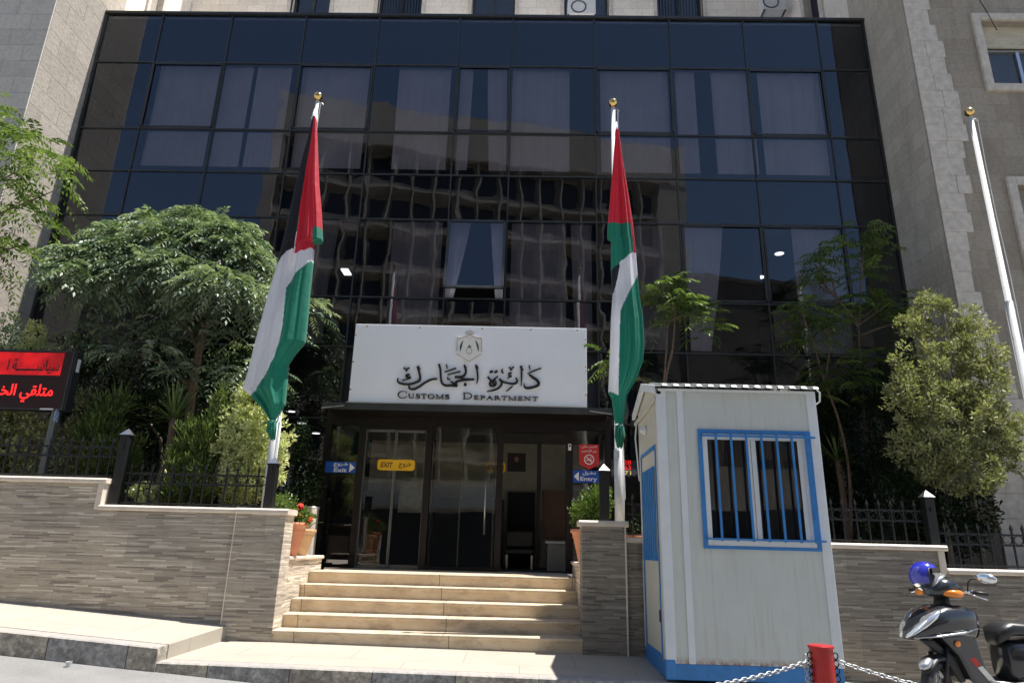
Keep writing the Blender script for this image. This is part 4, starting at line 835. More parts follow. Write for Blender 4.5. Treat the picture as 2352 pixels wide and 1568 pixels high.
def ac(u, v, y, label, w_=.75):
    p = at(u, v, y); r = empty('air_conditioner', p, 0, label, 'air conditioner')
    mb = MB(); mb.box(p.x-w_/2, p.x+w_/2, y-.3, y, p.z-.5, p.z); mb.build('casing', M['whitepaint'], r, bevel=.015)
    mb = MB(); mb.lathe([(.2, 0), (.2, .01), (.17, .012), (.17, .002)], (0, 0, 0), 20, cap=False); mb.v = [(p.x-.08+x, y-.301-z_, p.z-.27+y_) for x, y_, z_ in mb.v]; mb.build('fan_grille', M['frame'], r)
    mb = MB(); mb.box(p.x-w_/2, p.x-w_/2+.03, y-.3, y+.15, p.z-.54, p.z-.5); mb.box(p.x+w_/2-.03, p.x+w_/2, y-.3, y+.15, p.z-.54, p.z-.5); mb.build('bracket', M['frame'], r)
ac(1334, 17, MYb-.05, 'white air conditioner at the foot of the fourth window above the glass block', .72)
ac(1766, 6, MYb-.5, 'weathered air conditioner on the stone wall above the right end of the glass block', .55)
# ================================================================ building across the street, mirrored in the glass front
def mirror(u, v, yv): p = at(u, v, yv); return Vector((p.x, 2*GY-p.y, p.z))
A_ = mirror(639, 215, 45); ztop = A_.z
d_ = FW+RT*((1560-1176)/F_)-UP*((345-784)/F_); t_2 = (ztop-H)/d_.z; pB = Vector((d_.x*t_2, 2*GY-d_.y*t_2, ztop))
ang = math.atan2(pB.y-A_.y, pB.x-A_.x); Lb = math.hypot(pB.x-A_.x, pB.y-A_.y)
op = empty('office_tower', (A_.x, A_.y, -.5), ang, 'sunlit tan office building across the street with deep egg crate windows', 'building')
# local: x along the facade, +y towards our side, facade plane at y=0
pit, st_ = Lb/15.5, 3.55; nb = 16; z0g = ztop+.5; floors = 8
mb = MB(); mb.box(0, Lb+.3, -14, -1.2, 0, z0g); mb.box(0, Lb+.3, -1.2, .25, z0g-3.7, z0g); mb.box(-.02, .9, -1.2, .2, 0, z0g-3.7); mb.box(Lb-2.2, Lb+.3, -1.2, .2, 0, z0g-3.7); mb.build('wall', M['opp'], op, local=True)
mb = MB()
for i in range(1, 18): x = .9+(Lb-3.1)*i/18; mb.box(x-.07, x+.07, -1.19, .1, .5, z0g-3.7)
mb.build('fin', M['opp'], op, local=True)
mb = MB()
for k in range(floors): z = z0g-3.7-st_*(k+1); mb.box(.9, Lb-2.2, -1.19, .04, z, z+.32); mb.box(.9, Lb-2.2, -.6, -.5, z+.32, z+.95)
mb.build('spandrel', M['opp'], op, local=True)
mb = MB()
for k in range(floors):
    z = z0g-3.7-st_*(k+1)+.9
    for i in range(18):
        xa = .9+(Lb-3.1)*i/18+.25; mb.box(xa, xa+(Lb-3.1)/18-.5, -1.199, -1.12, z+.15, z+st_-1.25)
mb.build('window_pane', M['opp_glass'], op, local=True)
hA, hB, hC = mirror(1700, 640, 50), mirror(1850, 690, 60), mirror(330, 640, 42)
for k_, (x, y, w_, d2, h_, lab) in enumerate([(hA.x-4.5, hA.y, 10, 10, hA.z+.5, 'low brown block across the street beyond the office tower'), (hB.x-6, hB.y, 16, 12, hB.z+.5, 'far low brown house down the street'), (hC.x-16, hC.y, 24, 10, hC.z+.5, 'long brown block across the street left of the office tower')]):
    hs = empty('house', (x, y, -.5), -.15, lab, 'house'); mb = MB(); mb.box(0, w_, -d2, 0, 0, h_); mb.box(-.2, w_+.2, -d2-.2, .2, h_, h_+.4); mb.build('wall', M['opp_shaded'], hs, local=True); mb = MB()
    for i in range(6):
        for j in range(3): mb.box(1+i*2.4, 2.3+i*2.4, .0, .05, 2+j*3.4, 3.8+j*3.4)
    mb.build('window_pane', M['opp_glass'], hs, local=True)
sb = empty('shop_front', (-12, -15, -.5), 0, 'long low shop block across the street with a white fascia band', 'building')
mb = MB(); mb.box(-14, 24, -21, -15, -.5, 4.6); mb.build('wall', M['opp'], sb); mb = MB(); mb.box(-13.8, 5, -15, -14.85, 3.1, 4.3); mb.build('fascia', M['whitepaint'], sb)
mb = MB(); mb.box(-13.5, 23, -15, -14.98, 0, 2.9); mb.build('shop_window', M['opp_glass'], sb)
# ================================================================ fences
def fence(x0, x1, zb, y, label, posts, spacing=.128, htop=.50):
    r = empty('iron_fence', ((x0+x1)/2, y, zb), 0, label, 'fence', 'black iron fences on the walls')
    mb = MB()
    for z in (zb+.035, zb+.27, zb+.39): mb.box(x0, x1, y-.007, y+.007, z-.01, z+.01)
    mb.build('rail', M['blackiron'], r)
    n = int((x1-x0)/spacing); sp_ = (x1-x0)/n; proto = None; pr = None
    for i in range(n):
        x = x0+sp_*(i+.5)
        if proto is None:
            mb = MB(); mb.box(-.0085, .0085, -.0085, .0085, -.035, .40); mb.add([(-.014, -.01, .40), (.014, -.01, .40), (.014, .01, .40), (-.014, .01, .40), (0, 0, .475), (-.017, -.01, .415), (.017, -.01, .415), (.017, .01, .415), (-.017, .01, .415)], [(0, 1, 6, 5), (1, 2, 7, 6), (2, 3, 8, 7), (3, 0, 5, 8), (5, 6, 4), (6, 7, 4), (7, 8, 4), (8, 5, 4), (3, 2, 1, 0)])
            proto = mb.build('picket', M['blackiron'], r, local=True); o = proto
            m2 = MB(); m2.tube([(.052*math.cos(t*PI/8), 0, .052*math.sin(t*PI/8)) for t in range(16)], .006, 5, close=True); pr = m2.build('ring', M['blackiron'], r, local=True, smooth=True); q = pr
        else:
            o = proto.copy(); C.objects.link(o); o.parent = r; q = pr.copy(); C.objects.link(q); q.parent = r
        o.location = (x-(x0+x1)/2, 0, .045)
        q.location = (x+sp_/2-(x0+x1)/2, 0, .33)
    return r
def post(x, y, z0, z1, label, w_=.055):
    r = empty('fence_post', (x, y, z0), 0, label, 'fence post'); mb = MB(); mb.box(x-w_, x+w_, y-w_, y+w_, z0, z1-.085); mb.box(x-w_-.012, x+w_+.012, y-w_-.012, y+w_+.012, z1-.1, z1-.085); mb.build('shaft', M['blackiron'], r, bevel=.004)
    mb = MB(); k = w_+.013; mb.add([(x-k, y-k, z1-.084), (x+k, y-k, z1-.084), (x+k, y+k, z1-.084), (x-k, y+k, z1-.084), (x, y, z1)], [(0, 1, 4), (1, 2, 4), (2, 3, 4), (3, 0, 4), (3, 2, 1, 0)]); mb.build('cap', M['alu'], r)
    mb = MB(); mb.tube([(x, y-w_-.008, z0+(z1-z0)*.75+.02), (x, y-w_-.008, z0+(z1-z0)*.75-.03)], .01, 6); mb.build('fitting', M['blackiron'], r)
FY = 8.31
fence(-9.0, -5.06, 1.792, FY, 'black iron fence with rings on the upper left wall by the light board', None)
fence(-4.90, -3.18, 1.482, FY, 'black iron fence with rings on the lower left wall before the flagpole', None)
fence(1.262, 3.9, 1.262, FY+.02, 'black iron fence behind the guard booth, its right half in view', None); fence(3.92, 4.76, 1.262, FY+.02, 'short black iron fence between booth and square post on the right wall', None)
fence(4.93, 9.5, 1.012, FY, 'black iron fence with rings on the lowest wall at the right edge', None)
post(-4.965, FY, 1.482, 2.42, 'tall black square post where the left wall steps down')
post(-3.075, FY, 1.484, 2.11, 'black square post with pyramid cap on the left gate pillar')
post(.985, FY, 1.44, 2.12, 'black square post with pyramid cap on the right gate pillar')
post(4.845, FY, 1.012, 1.90, 'black square post where the right wall steps down')
# ================================================================ flagpoles and flags
def pole(x, y, zb, zt, lean, label, r0=.062):
    r = empty('flagpole', (x, y, zb), 0, label, 'flagpole', 'white flagpoles before the building'); mb = MB(); f = lambda t: (x+lean*t, y, zb+(zt-zb)*t)
    mb.tube([f(0), f(.22), f(.221), f(.55), f(.551), f(1)], [r0, r0, r0*.85, r0*.85, r0*.62, r0*.5], 16); mb.build('shaft', M['whitepaint'], r, smooth=True)
    t = f(1); mb = MB(); mb.lathe([(.001, -.1), (.028, -.1), (.03, -.075), (.015, -.065)]+[(max(.001, .068*math.sin(a)), .0-.068*math.cos(a)) for a in [PI*k/12 for k in range(1, 13)]], (t[0], t[1], t[2]+.09), 20); mb.build('ball_finial', M['gold'], r, smooth=True)
    mb = MB(); mb.tube([(t[0], t[1], t[2]-.04), (t[0]+.07, t[1], t[2]-.03), (t[0]+.09, t[1], t[2]-.06)], .012, 6); mb.build('pulley', M['alu'], r)
    mb = MB(); q = [(f(k/8)[0]+.055+.012*math.sin(k*1.7), y-.04, f(k/8)[2]-.06*(k == 8)) for k in range(1, 9)]; mb.tube(q, .005, 5); mb.build('halyard', M['whitepaint'], r)
    return r
PYf = 8.6
a = at(731, 222, PYf); pole(-3.215, PYf, 1.2, a.z-.09, a.x+3.215, 'white flagpole left of the stairs with a flag tied round it')
a = at(1408, 237, PYf); pole(1.205, PYf, .9, a.z-.09, a.x-1.205, 'white flagpole behind the narrow pillar with a flag tied round it')
a = at(2227, 258, PYf); pole(6.52, PYf, .9, a.z-.09, a.x-6.52, 'bare white flagpole at the right edge of the picture')
def inpoly(px, py, poly):
    x, y = np.asarray(px), np.asarray(py); c = np.zeros(x.shape, bool); n = len(poly)
    for i in range(n):
        x1, y1 = poly[i]; x2, y2 = poly[(i+1) % n]
        if y1 == y2: continue
        c ^= ((y1 > y) != (y2 > y)) & (x < (x2-x1)*(y-y1)/(y2-y1)+x1)
    return c
def flag(label, conv, left, right, regions, base, yc, folds, nu=60, nv=260, knot=None):
    """cloth hanging in folds round its pole: a flattened closed tube whose outline and colour fields are measured from the photograph and laid at the pole's distance"""
    Lx = np.array(left, float); Rx = np.array(right, float); y0, y1 = max(Lx[0, 1], Rx[0, 1]), min(Lx[-1, 1], Rx[-1, 1]); vs = np.linspace(y0, y1, nv)
    xl = np.interp(vs, Lx[:, 1], Lx[:, 0]); xr = np.interp(vs, Rx[:, 1], Rx[:, 0]); u = np.linspace(0, 1, nu); U_, V_ = np.meshgrid(u, vs); XX = xl[:, None]+(xr-xl)[:, None]*U_
    wd = (xr-xl)[:, None]; prof = np.sqrt(np.clip(1-(2*U_-1)**2, 0, 1))
    tv = (V_-y0)/(y1-y0); wm = wd/150.
    dep = -.05*prof*wm-.02
    for k, ph, am, slope in folds: dep = dep-am*np.sin(k*PI*U_+ph+slope*tv)*prof*np.clip(wm*1.6, .1, 1)*np.clip(tv*5, .15, 1)
    mats = [m for m, _ in regions]+[base]; ids = np.full((nv-1, nu-1), len(regions))
    cxm = (XX[:-1, :-1]+XX[1:, 1:])/2; cym = (V_[:-1, :-1]+V_[1:, 1:])/2; done = np.zeros_like(cxm, bool)
    for i, (m, poly) in enumerate(regions):
        k = inpoly(cxm, cym, poly) & ~done; ids[k] = i; done |= k
    P_ = []; 
    for j in range(nv):
        for i in range(nu):
            q = conv(XX[j, i], V_[j, i]); p = at(q[0], q[1], yc-.09); P_.append((p.x, yc-.07+dep[j, i], p.z))
    P_ = np.array(P_); Pb = P_.copy(); Pb[:, 1] = 2*(yc-.06)-P_[:, 1]+.02
    V = np.concatenate([P_, Pb]); nn = nv*nu; F = []; MI = []
    for j in range(nv-1):
        for i in range(nu-1):
            a = j*nu+i; F.append((a, a+1, a+nu+1, a+nu)); MI.append(ids[j, i]); F.append((nn+a, nn+a+nu, nn+a+nu+1, nn+a+1)); MI.append(ids[j, i])
        a = j*nu; F.append((a, a+nu, nn+a+nu, nn+a)); MI.append(ids[j, 0]); a = j*nu+nu-1; F.append((a, nn+a, nn+a+nu, a+nu)); MI.append(ids[j, -1])
    # root below the cloth
    loc = Vector(P_[-1]); r = empty('flag', loc, 0, label, 'flag')
    o = npmesh('cloth', V, np.array(F), M[mats[0]], r); 
    for m in mats[1:]: o.data.materials.append(M[m])
    o.data.polygons.foreach_set('material_index', np.array(MI, np.int32)); o.data.polygons.foreach_set('use_smooth', [True]*len(F))
    if knot:
        kx, kz0, kz1 = knot; a = at(*conv(kx, kz0), yc-.1); b_ = at(*conv(kx, kz1), yc-.1); mb = MB(); w_ = .032
        for k in range(9):
            th = k*2*PI/9; dx, dy = math.cos(th)*w_, math.sin(th)*w_*.7
            mb.tube([(a.x, yc-.1, a.z), (a.x+dx*1.3, yc-.1+dy, a.z-.05), (a.x+dx*1.5, yc-.1+dy*1.3, (a.z+b_.z)/2-.01*k % .03), (b_.x+dx*.8, yc-.1+dy, b_.z+.01*(k % 3))], [.008, .018, .02, .009], 6)
        mb.tube([(a.x-.045, yc-.02, a.z-.02), (a.x-.03, yc-.15, a.z-.035), (a.x+.03, yc-.15, a.z-.035), (a.x+.05, yc-.02, a.z-.02)], .009, 6); mb.build('knotted_end', M['fgreen'], r, smooth=True)
    a = at(*conv(*left[0]), yc-.06); mb = MB(); mb.tube([(a.x, yc-.07, a.z-.06), (a.x+.01, yc-.075, a.z), (a.x+.012, yc-.05, a.z+.13)], [.02, .016, .008], 7); mb.build('hoist_rope', M['fwhite'], r, smooth=True)
cvL = lambda x, y: ((600+x/1.4925)*.85965, (200+y/1.4933)*.85965)
flag('black, white and green flag with a red triangle, hanging limp on the left pole', cvL,
 [(352, 165), (335, 235), (300, 370), (265, 520), (235, 650), (205, 770), (180, 850), (150, 960), (120, 1070), (90, 1190), (70, 1250), (104, 1280), (150, 1330), (176, 1368), (182, 1385)],
 [(362, 165), (367, 300), (372, 430), (382, 545), (387, 660), (353, 668), (347, 760), (335, 870), (325, 990), (316, 1065), (275, 1112), (250, 1150), (243, 1240), (235, 1312), (212, 1350), (196, 1385)],
 [('fblack', [(350, 160), (356, 175), (345, 260), (325, 370), (305, 500), (289, 622), (276, 690), (250, 702), (205, 768), (180, 852), (100, 852), (150, 600), (280, 250)]),
  ('fgreen', [(355, 668), (361, 612), (395, 616), (395, 672)]),
  ('fred', [(352, 160), (370, 160), (400, 610), (358, 612), (352, 690), (320, 708), (277, 712), (290, 622), (305, 500), (325, 370), (345, 260)]),
  ('fwhite', [(289, 622), (277, 712), (320, 708), (352, 690), (348, 742), (290, 800), (247, 850), (236, 1000), (210, 1130), (160, 1212), (104, 1282), (40, 1270), (100, 1000), (180, 850), (205, 768), (250, 702), (276, 690)])],
 'fgreen', PYf, [(3, .3, .022, 1.5), (7, 1.1, .012, -2.5), (1.6, 2.2, .03, 2.), (15, .4, .0035, 6.), (23, 1.9, .002, -9.)], knot=(192, 1372, 1455))
cvR = lambda x, y: ((1500+x/1.3075)*.85965, (200+y/1.3067)*.85965)
flag('flag wound in folds, green band across its red top, on the right pole', cvR,
 [(190, 190), (180, 330), (172, 430), (163, 520), (162, 566), (176, 572), (175, 680), (181, 760), (175, 850), (172, 960), (166, 1105), (178, 1128), (182, 1160), (190, 1217)],
 [(200, 190), (215, 300), (235, 420), (250, 520), (260, 620), (266, 700), (272, 770), (285, 850), (290, 940), (285, 1000), (262, 1060), (228, 1120), (218, 1210), (214, 1217)],
 [('fred', [(185, 180), (205, 180), (240, 420), (262, 622), (249, 620), (251, 590), (240, 517), (163, 520), (150, 520)]),
  ('fgreen', [(140, 520), (240, 517), (251, 595), (246, 612), (205, 650), (178, 680), (140, 680)]),
  ('fblack', [(140, 680), (178, 680), (202, 660), (203, 668), (195, 712), (183, 760), (140, 770)]),
  ('fwhite', [(203, 655), (248, 620), (270, 622), (280, 690), (266, 702), (235, 760), (205, 825), (203, 900), (198, 1118), (166, 1105), (130, 1105), (130, 770), (183, 760), (195, 712)])],
 'fgreen', PYf, [(3, .2, .02, 2.), (6, 2.1, .011, -3.), (2, 1.2, .02, -1.5), (13, .4, .0035, 7.), (19, 1.9, .002, -8.)], knot=(203, 1217, 1302))
# ================================================================ red light board on its post
LY = 8.75
a = at(172, 806, LY); b_ = at(150, 942, LY); xr, zt, zb = (a.x+b_.x)/2+.01, a.z, b_.z
lb = empty('light_board', (xr-.15, LY, 1.3), 0, 'black outdoor display with red lit Arabic lines at the left edge', 'display')
mb = MB(); mb.box(xr-2.3, xr, LY, LY+.16, zb, zt); mb.build('casing', M['plast'], lb, bevel=.012)
mb = MB()
for q in ((xr-2.3, xr-.045, zt-.02, zt), (xr-2.3, xr-.045, zb, zb+.02), (xr-.045, xr-.02, zb, zt)): mb.box(q[0], q[1], LY-.015, LY-.0005, q[2], q[3])
mb.build('bezel', M['frame'], lb)
hh = zt-zb; mb = MB(); mb.box(xr-2.28, xr-.05, LY-.006, LY-.0004, zb+.02, zt-.02); mb.build('screen', M['leddark'], lb)
mb = MB(); mb.box(xr-2.28, xr-.16, LY-.009, LY-.0062, zb+hh*.575, zb+hh*.955); mb.build('lit_band', M['ledband'], lb)
text('\uFE8D \uFE94\u0640\u0640\u0640\u0640\u0640\u0640\u0640\uFEB3\uFE8E\uFEF4\uFEB3', hh*.24, (xr-.55, LY-.0095, zb+hh*.72), M['black'], 'dark_lettering', lb, width=.72, bold=.012)
text('\uFEE3\uFEAA\uFEA8\uFEDF\uFE8D \uFEF2\uFED8\uFEE0\uFE98\uFEE3', hh*.30, (xr-.66, LY-.0095, zb+hh*.27), M['ledred'], 'red_lettering', lb, width=.92, bold=.014)
mb = MB(); mb.box(xr+.0005, xr+.006, LY+.05, LY+.11, zt-.28, zt-.1); mb.box(xr-.32, xr-.14, LY-.018, LY-.0155, zb-.002, zb+.02); mb.build('white_label', M['whitepaint'], lb)
p0 = at(120, 1090, LY); mb = MB(); xx = xr-.14; mb.box(xx-.04, xx+.04, LY+.02, LY+.10, 1.2, zb); mb.build('post', M['dimalu'], lb, bevel=.006)
mb = MB()
for k in range(5): mb.tube([(xx+.05+.02*math.sin(t*1.3+k), LY+.0+.02*math.cos(t+k), zb-.02-.03*t+.01*k) for t in range(6)], .004, 5)
mb.build('loose_wire', plain('blue white wire', (.3, .4, .6), .4, var=.5, vs=40), lb)
# ================================================================ guard booth
bx0, bx1, by0, by1 = 1.385, 3.055, 6.95, 8.12; z0, z1 = .105, 2.70
gb = empty('guard_booth', (2.2, 7.5, -.05), 0, 'small white sandwich panel guard booth with blue barred window and base', 'booth')
mb = MB(); mb.box(bx0+.01, bx1-.01, by0+.01, by1-.01, -.035, z0-.001); mb.build('base_frame', M['boothblue'], gb, bevel=.006)
mb = MB()
for x in (bx0+.04, bx1-.1): mb.box(x, x+.06, by0+.12, by0+.19, zlow(x, by0)-.03, -.036); mb.box(x, x+.06, by1-.12, by1-.05, zlow(x, by1)-.03, -.036)
mb.build('foot', M['boothblue'], gb)
mb = MB(); mb.box(bx0-.008, bx0+.09, by0-.012, by0+.08, -.035, .14); mb.build('corner_bracket', M['boothblue'], gb, bevel=.015)
wx0, wx1, wz0, wz1 = 1.80, 2.955, 1.15, 2.335
mb = MB(); mb.box(bx0+.06, wx0, by0+.012, by0+.06, z0, z1+.06); mb.box(wx1, bx1-.06, by0+.012, by0+.06, z0, z1+.06); mb.box(wx0, wx1, by0+.012, by0+.06, z0, wz0); mb.box(wx0, wx1, by0+.012, by0+.06, wz1, z1+.06); mb.build('front_panel', M['booth'], gb)
mb = MB(); mb.box(1.60, 1.665, by0+.002, by0+.0115, z0, z1+.05); mb.build('panel_joint', M['booth_trim'], gb, bevel=.003)
mb = MB(); mb.box(bx0, bx0+.1, by0, by0+.05, z0, z1+.06); mb.build('corner_post', M['booth_trim'], gb, bevel=.006)
mb = MB(); mb.box(bx1-.1, bx1, by0, by0+.05, z0, z1+.06); mb.build('corner_post', M['booth_trim'], gb, bevel=.006)
mb = MB(); mb.box(bx1-.05, bx1-.005, by0+.06, by1, z0, z1); mb.build('side_panel', M['booth'], gb)
mb = MB(); mb.box(bx0+.05, bx1-.05, by1-.05, by1, z0, z1); mb.build('back_panel', M['booth'], gb)
dy0, dy1, dzt = 7.14, 7.95, 2.15
mb = MB(); mb.box(bx0+.005, bx0+.05, by0+.05, dy0-.04, z0, z1); mb.box(bx0+.005, bx0+.05, dy1+.04, by1, z0, z1); mb.box(bx0+.005, bx0+.05, dy0-.04, dy1+.04, dzt+.04, z1)
ry = 7.56; mb.prismx([(by0, z1), (by1+.02, z1), (by1+.02, 2.73), (ry, 2.93), (by0, 2.76)], bx0+.0055, bx0+.05); mb.build('side_panel', M['booth_cream'], gb)
dr = empty('door', (0, 0, 0)); dr.parent = gb; dr.location = Vector((bx0, dy0, z0))-Vector(gb.location)
mb = MB(); mb.box(bx0-.004, bx0+.04, dy0-.04, dy0, z0, dzt+.04); mb.box(bx0-.004, bx0+.04, dy1, dy1+.04, z0, dzt+.04); mb.box(bx0-.004, bx0+.04, dy0, dy1, dzt, dzt+.04); mb.box(bx0-.003, bx0+.04, dy0, dy1, z0, z0+.05); mb.build('door_frame', M['boothblue'], dr)
mb = MB(); mb.box(bx0+.004, bx0+.035, dy0+.01, dy1-.01, z0+.055, dzt-.005); mb.build('door_leaf', M['booth_cream'], dr)
mb = MB(); mb.box(bx0-.006, bx0+.0035, dy0+.05, dy1-.06, 1.02, 1.06); mb.box(bx0-.006, bx0+.0035, dy0+.05, dy1-.06, 1.93, 1.97)
for k in range(7): y = dy0+.06+(dy1-dy0-.16)*k/6; mb.box(bx0-.02, bx0-.0065, y, y+.045, 1.02, 1.97)
mb.build('door_grille', M['boothblue'], dr)
mb = MB(); mb.box(bx0-.03, bx0+.0035, dy1-.06, dy1-.03, 1.03, 1.2); mb.tube([(bx0-.035, dy1-.045, 1.1), (bx0-.04, dy1-.13, 1.1)], .009, 6); mb.build('handle', M['alu'], dr)
mb = MB(); mb.box(bx0-.012, bx0-.0045, dy0-.03, dy0+.02, .45, .56); mb.build('hinge', M['black'], dr)
mb = MB(); mb.lathe([(.001, 0), (.05, 0), (.055, .02), (.03, .06), (.02, .07)], (0, 0, 0), 14); mb.v = [(bx0+.004-z, 7.6+x, 2.42+y) for x, y, z in mb.v]; mb.build('bulkhead_lamp', M['whitepaint'], gb, smooth=True)
# gable roof of ribbed sheet
def ribbed(y0, zz0, y1, zz1, name='roof_sheet'):
    mb = MB(); x = bx0-.0; xs_ = []; pt = .128; k = 0
    n = 14; W_ = (bx1-bx0+.02)/n
    for i in range(n):
        xa = bx0-.01+W_*i
        xs_ += [(xa, 0), (xa+W_*.42, 0), (xa+W_*.55, .026), (xa+W_*.87, .026)]
    xs_.append((bx1+.012, 0))
    v = []
    for (yy, z_) in ((y0, zz0), (y1, zz1)):
        v += [(a, yy, z_+b) for a, b in xs_]+[(a, yy, z_+b+.004) for a, b in xs_]
    m = len(xs_); f = []
    for i in range(m-1): f += [(i, i+1, 2*m+i+1, 2*m+i), (m+i, 3*m+i, 3*m+i+1, m+i+1), (i, m+i, m+i+1, i+1), (2*m+i, 2*m+i+1, 3*m+i+1, 3*m+i)]
    mb.add(v, f); return mb.build(name, M['roofmetal'], gb)
ribbed(by0-.07, 2.765, ry, 2.94); ribbed(ry, 2.942, by1+.12, 2.72)
mb = MB(); W_ = (bx1-bx0+.02)/14
for i in range(14):
    xa = bx0-.01+W_*i; zt_ = 2.765+.026; mb.add([(xa+W_*.47, by0-.072, zt_-.026), (xa+W_*.95, by0-.072, zt_-.026), (xa+W_*.87, by0-.098+.05, zt_), (xa+W_*.55, by0-.098+.05, zt_), (xa+W_*.47, by0-.069, zt_-.03), (xa+W_*.95, by0-.069, zt_-.03)], [(0, 1, 2, 3), (0, 4, 5, 1)])
mb.v = [(x, y-.004-(.022 if z < 2.78 else .02), z+.004) for x, y, z in mb.v]; mb.build('sun_catch_lip', M['booth_trim'], gb, recalc=False)  # added lips, tilted up to catch the sun and whiten the rib ends
mb = MB(); mb.box(bx0+.02, bx1-.02, by0-.012, by0-.001, z1+.03, z1+.058); mb.build('eave_trim', M['booth_trim'], gb)
mb = MB(); P_ = [(by0-.03, 2.70), (ry, 2.865), (by1+.12, 2.655), (by1+.12, 2.72), (ry, 2.955), (by0-.03, 2.79)]; mb.prismx(P_, bx0-.05, bx0-.012); mb.build('barge_board', M['booth_trim'], gb, bevel=.004)
mb = MB(); mb.prismx([(by0+.02, 2.63), (by1+.1, 2.58), (by1+.1, 2.62), (by0+.02, 2.67)], bx0-.03, bx0-.001); mb.build('cream_moulding', M['booth_cream'], gb, bevel=.006)
mb = MB(); mb.tube([(bx0-.03, by1-.1, 2.6), (bx0-.05, by1-.08, 2.4), (bx0-.03, by1-.05, 2.2), (bx0-.01, by1-.05, 1.9)], .009, 6); mb.tube([(bx1+.01, by0-.03, 2.77), (bx1+.05, by0, 2.75), (bx1+.05, by0+.02, 2.66), (bx1+.01, by0+.02, 2.63)], .009, 6); mb.build('wire', M['booth_trim'], gb, smooth=True)
wv = empty('window', (0, 0, 0)); wv.parent = gb; wv.location = Vector((wx0, by0, wz0))-Vector(gb.location)
mb = MB(); t = .042
for q in ((wx0, wx0+t, wz0, wz1), (wx1-t, wx1, wz0, wz1), (wx0+t, wx1-t, wz0, wz0+.03), (wx0+t, wx1-t, wz1-t, wz1)): mb.box(q[0], q[1], by0-.012, by0+.04, q[2], q[3])
mb.build('blue_surround', M['boothblue'], wv, bevel=.003)
mb = MB(); a, b_, c, d = wx0+t, wx1-t, wz0+.03, wz1-t; m_ = (a+b_)/2-.04
for q in ((a, a+.05, c, d), (b_-.05, b_, c, d), (a+.05, b_-.05, c, c+.055), (a+.05, b_-.05, d-.06, d)): mb.box(q[0], q[1], by0-.005, by0+.03, q[2], q[3])
mb.box(m_-.03, m_, by0+.006, by0+.029, c+.055, d-.06); mb.box(m_+.001, m_+.05, by0-.002, by0+.0055, c+.04, d-.06); mb.box(b_-.1, b_-.05, by0-.001, by0+.0055, c+.055, d-.06); mb.build('sliding_frame', M['booth_trim'], wv, bevel=.003)
mb = MB(); mb.quad((a, by0+.02, c), (b_, by0+.02, c), (b_, by0+.02, d), (a, by0+.02, d)); mb.build('pane', M['winglass'], wv, recalc=False)
mb = MB()
for k in range(7): x = a+.13+k*.155; mb.box(x-.011, x+.011, by0-.052, by0-.036, wz0+.075, wz1-.045)
mb.box(b_-.035, b_-.02, by0-.052, by0-.036, wz0+.075, wz1-.045)
mb.box(wx0+.03, wx1+.03, by0-.058, by0-.03, wz1-.08, wz1-.062); mb.box(wx0+.02, wx1+.03, by0-.058, by0-.03, wz0+.085, wz0+.103)
for x in (wx0+.03, wx1-.01):
    for z in (wz1-.079, wz0+.087): mb.box(x, x+.016, by0-.0305, by0+.0, z, z+.014)
mb.build('bar_grille', M['boothblue'], wv)
mb = MB(); nn_ = 60; v = []
for i in range(nn_+1):
    x = wx0+.05+(wx1-wx0-.1)*i/nn_; y = by0+.25+.03*math.sin(i*.9)+.015*math.sin(i*2.1)
    v += [(x, y, wz0), (x, y, wz1)]
mb.add(v, [(2*i, 2*i+2, 2*i+3, 2*i+1) for i in range(nn_)]); mb.build('curtain', plain('brown curtain', (.16, .12, .09), .9), wv, smooth=True, recalc=False)
# blue grille frame of the right side window standing proud of the booth side
mb = MB(); mb.box(bx1+.05, bx1+.072, 7.2, 7.225, 1.2, 2.22); mb.box(bx1-.005, bx1+.09, 7.19, 7.23, 2.2, 2.23); mb.box(bx1-.005, bx1+.09, 7.19, 7.23, 1.19, 1.215)
for k in range(1, 5): mb.box(bx1+.052, bx1+.07, 7.2+k*.15, 7.22+k*.15, 1.2, 2.2)
mb.box(bx1+.05, bx1+.072, 7.23, 7.9, 2.21, 2.229); mb.box(bx1+.05, bx1+.072, 7.23, 7.9, 1.19, 1.21); mb.build('side_grille', M['boothblue'], gb)
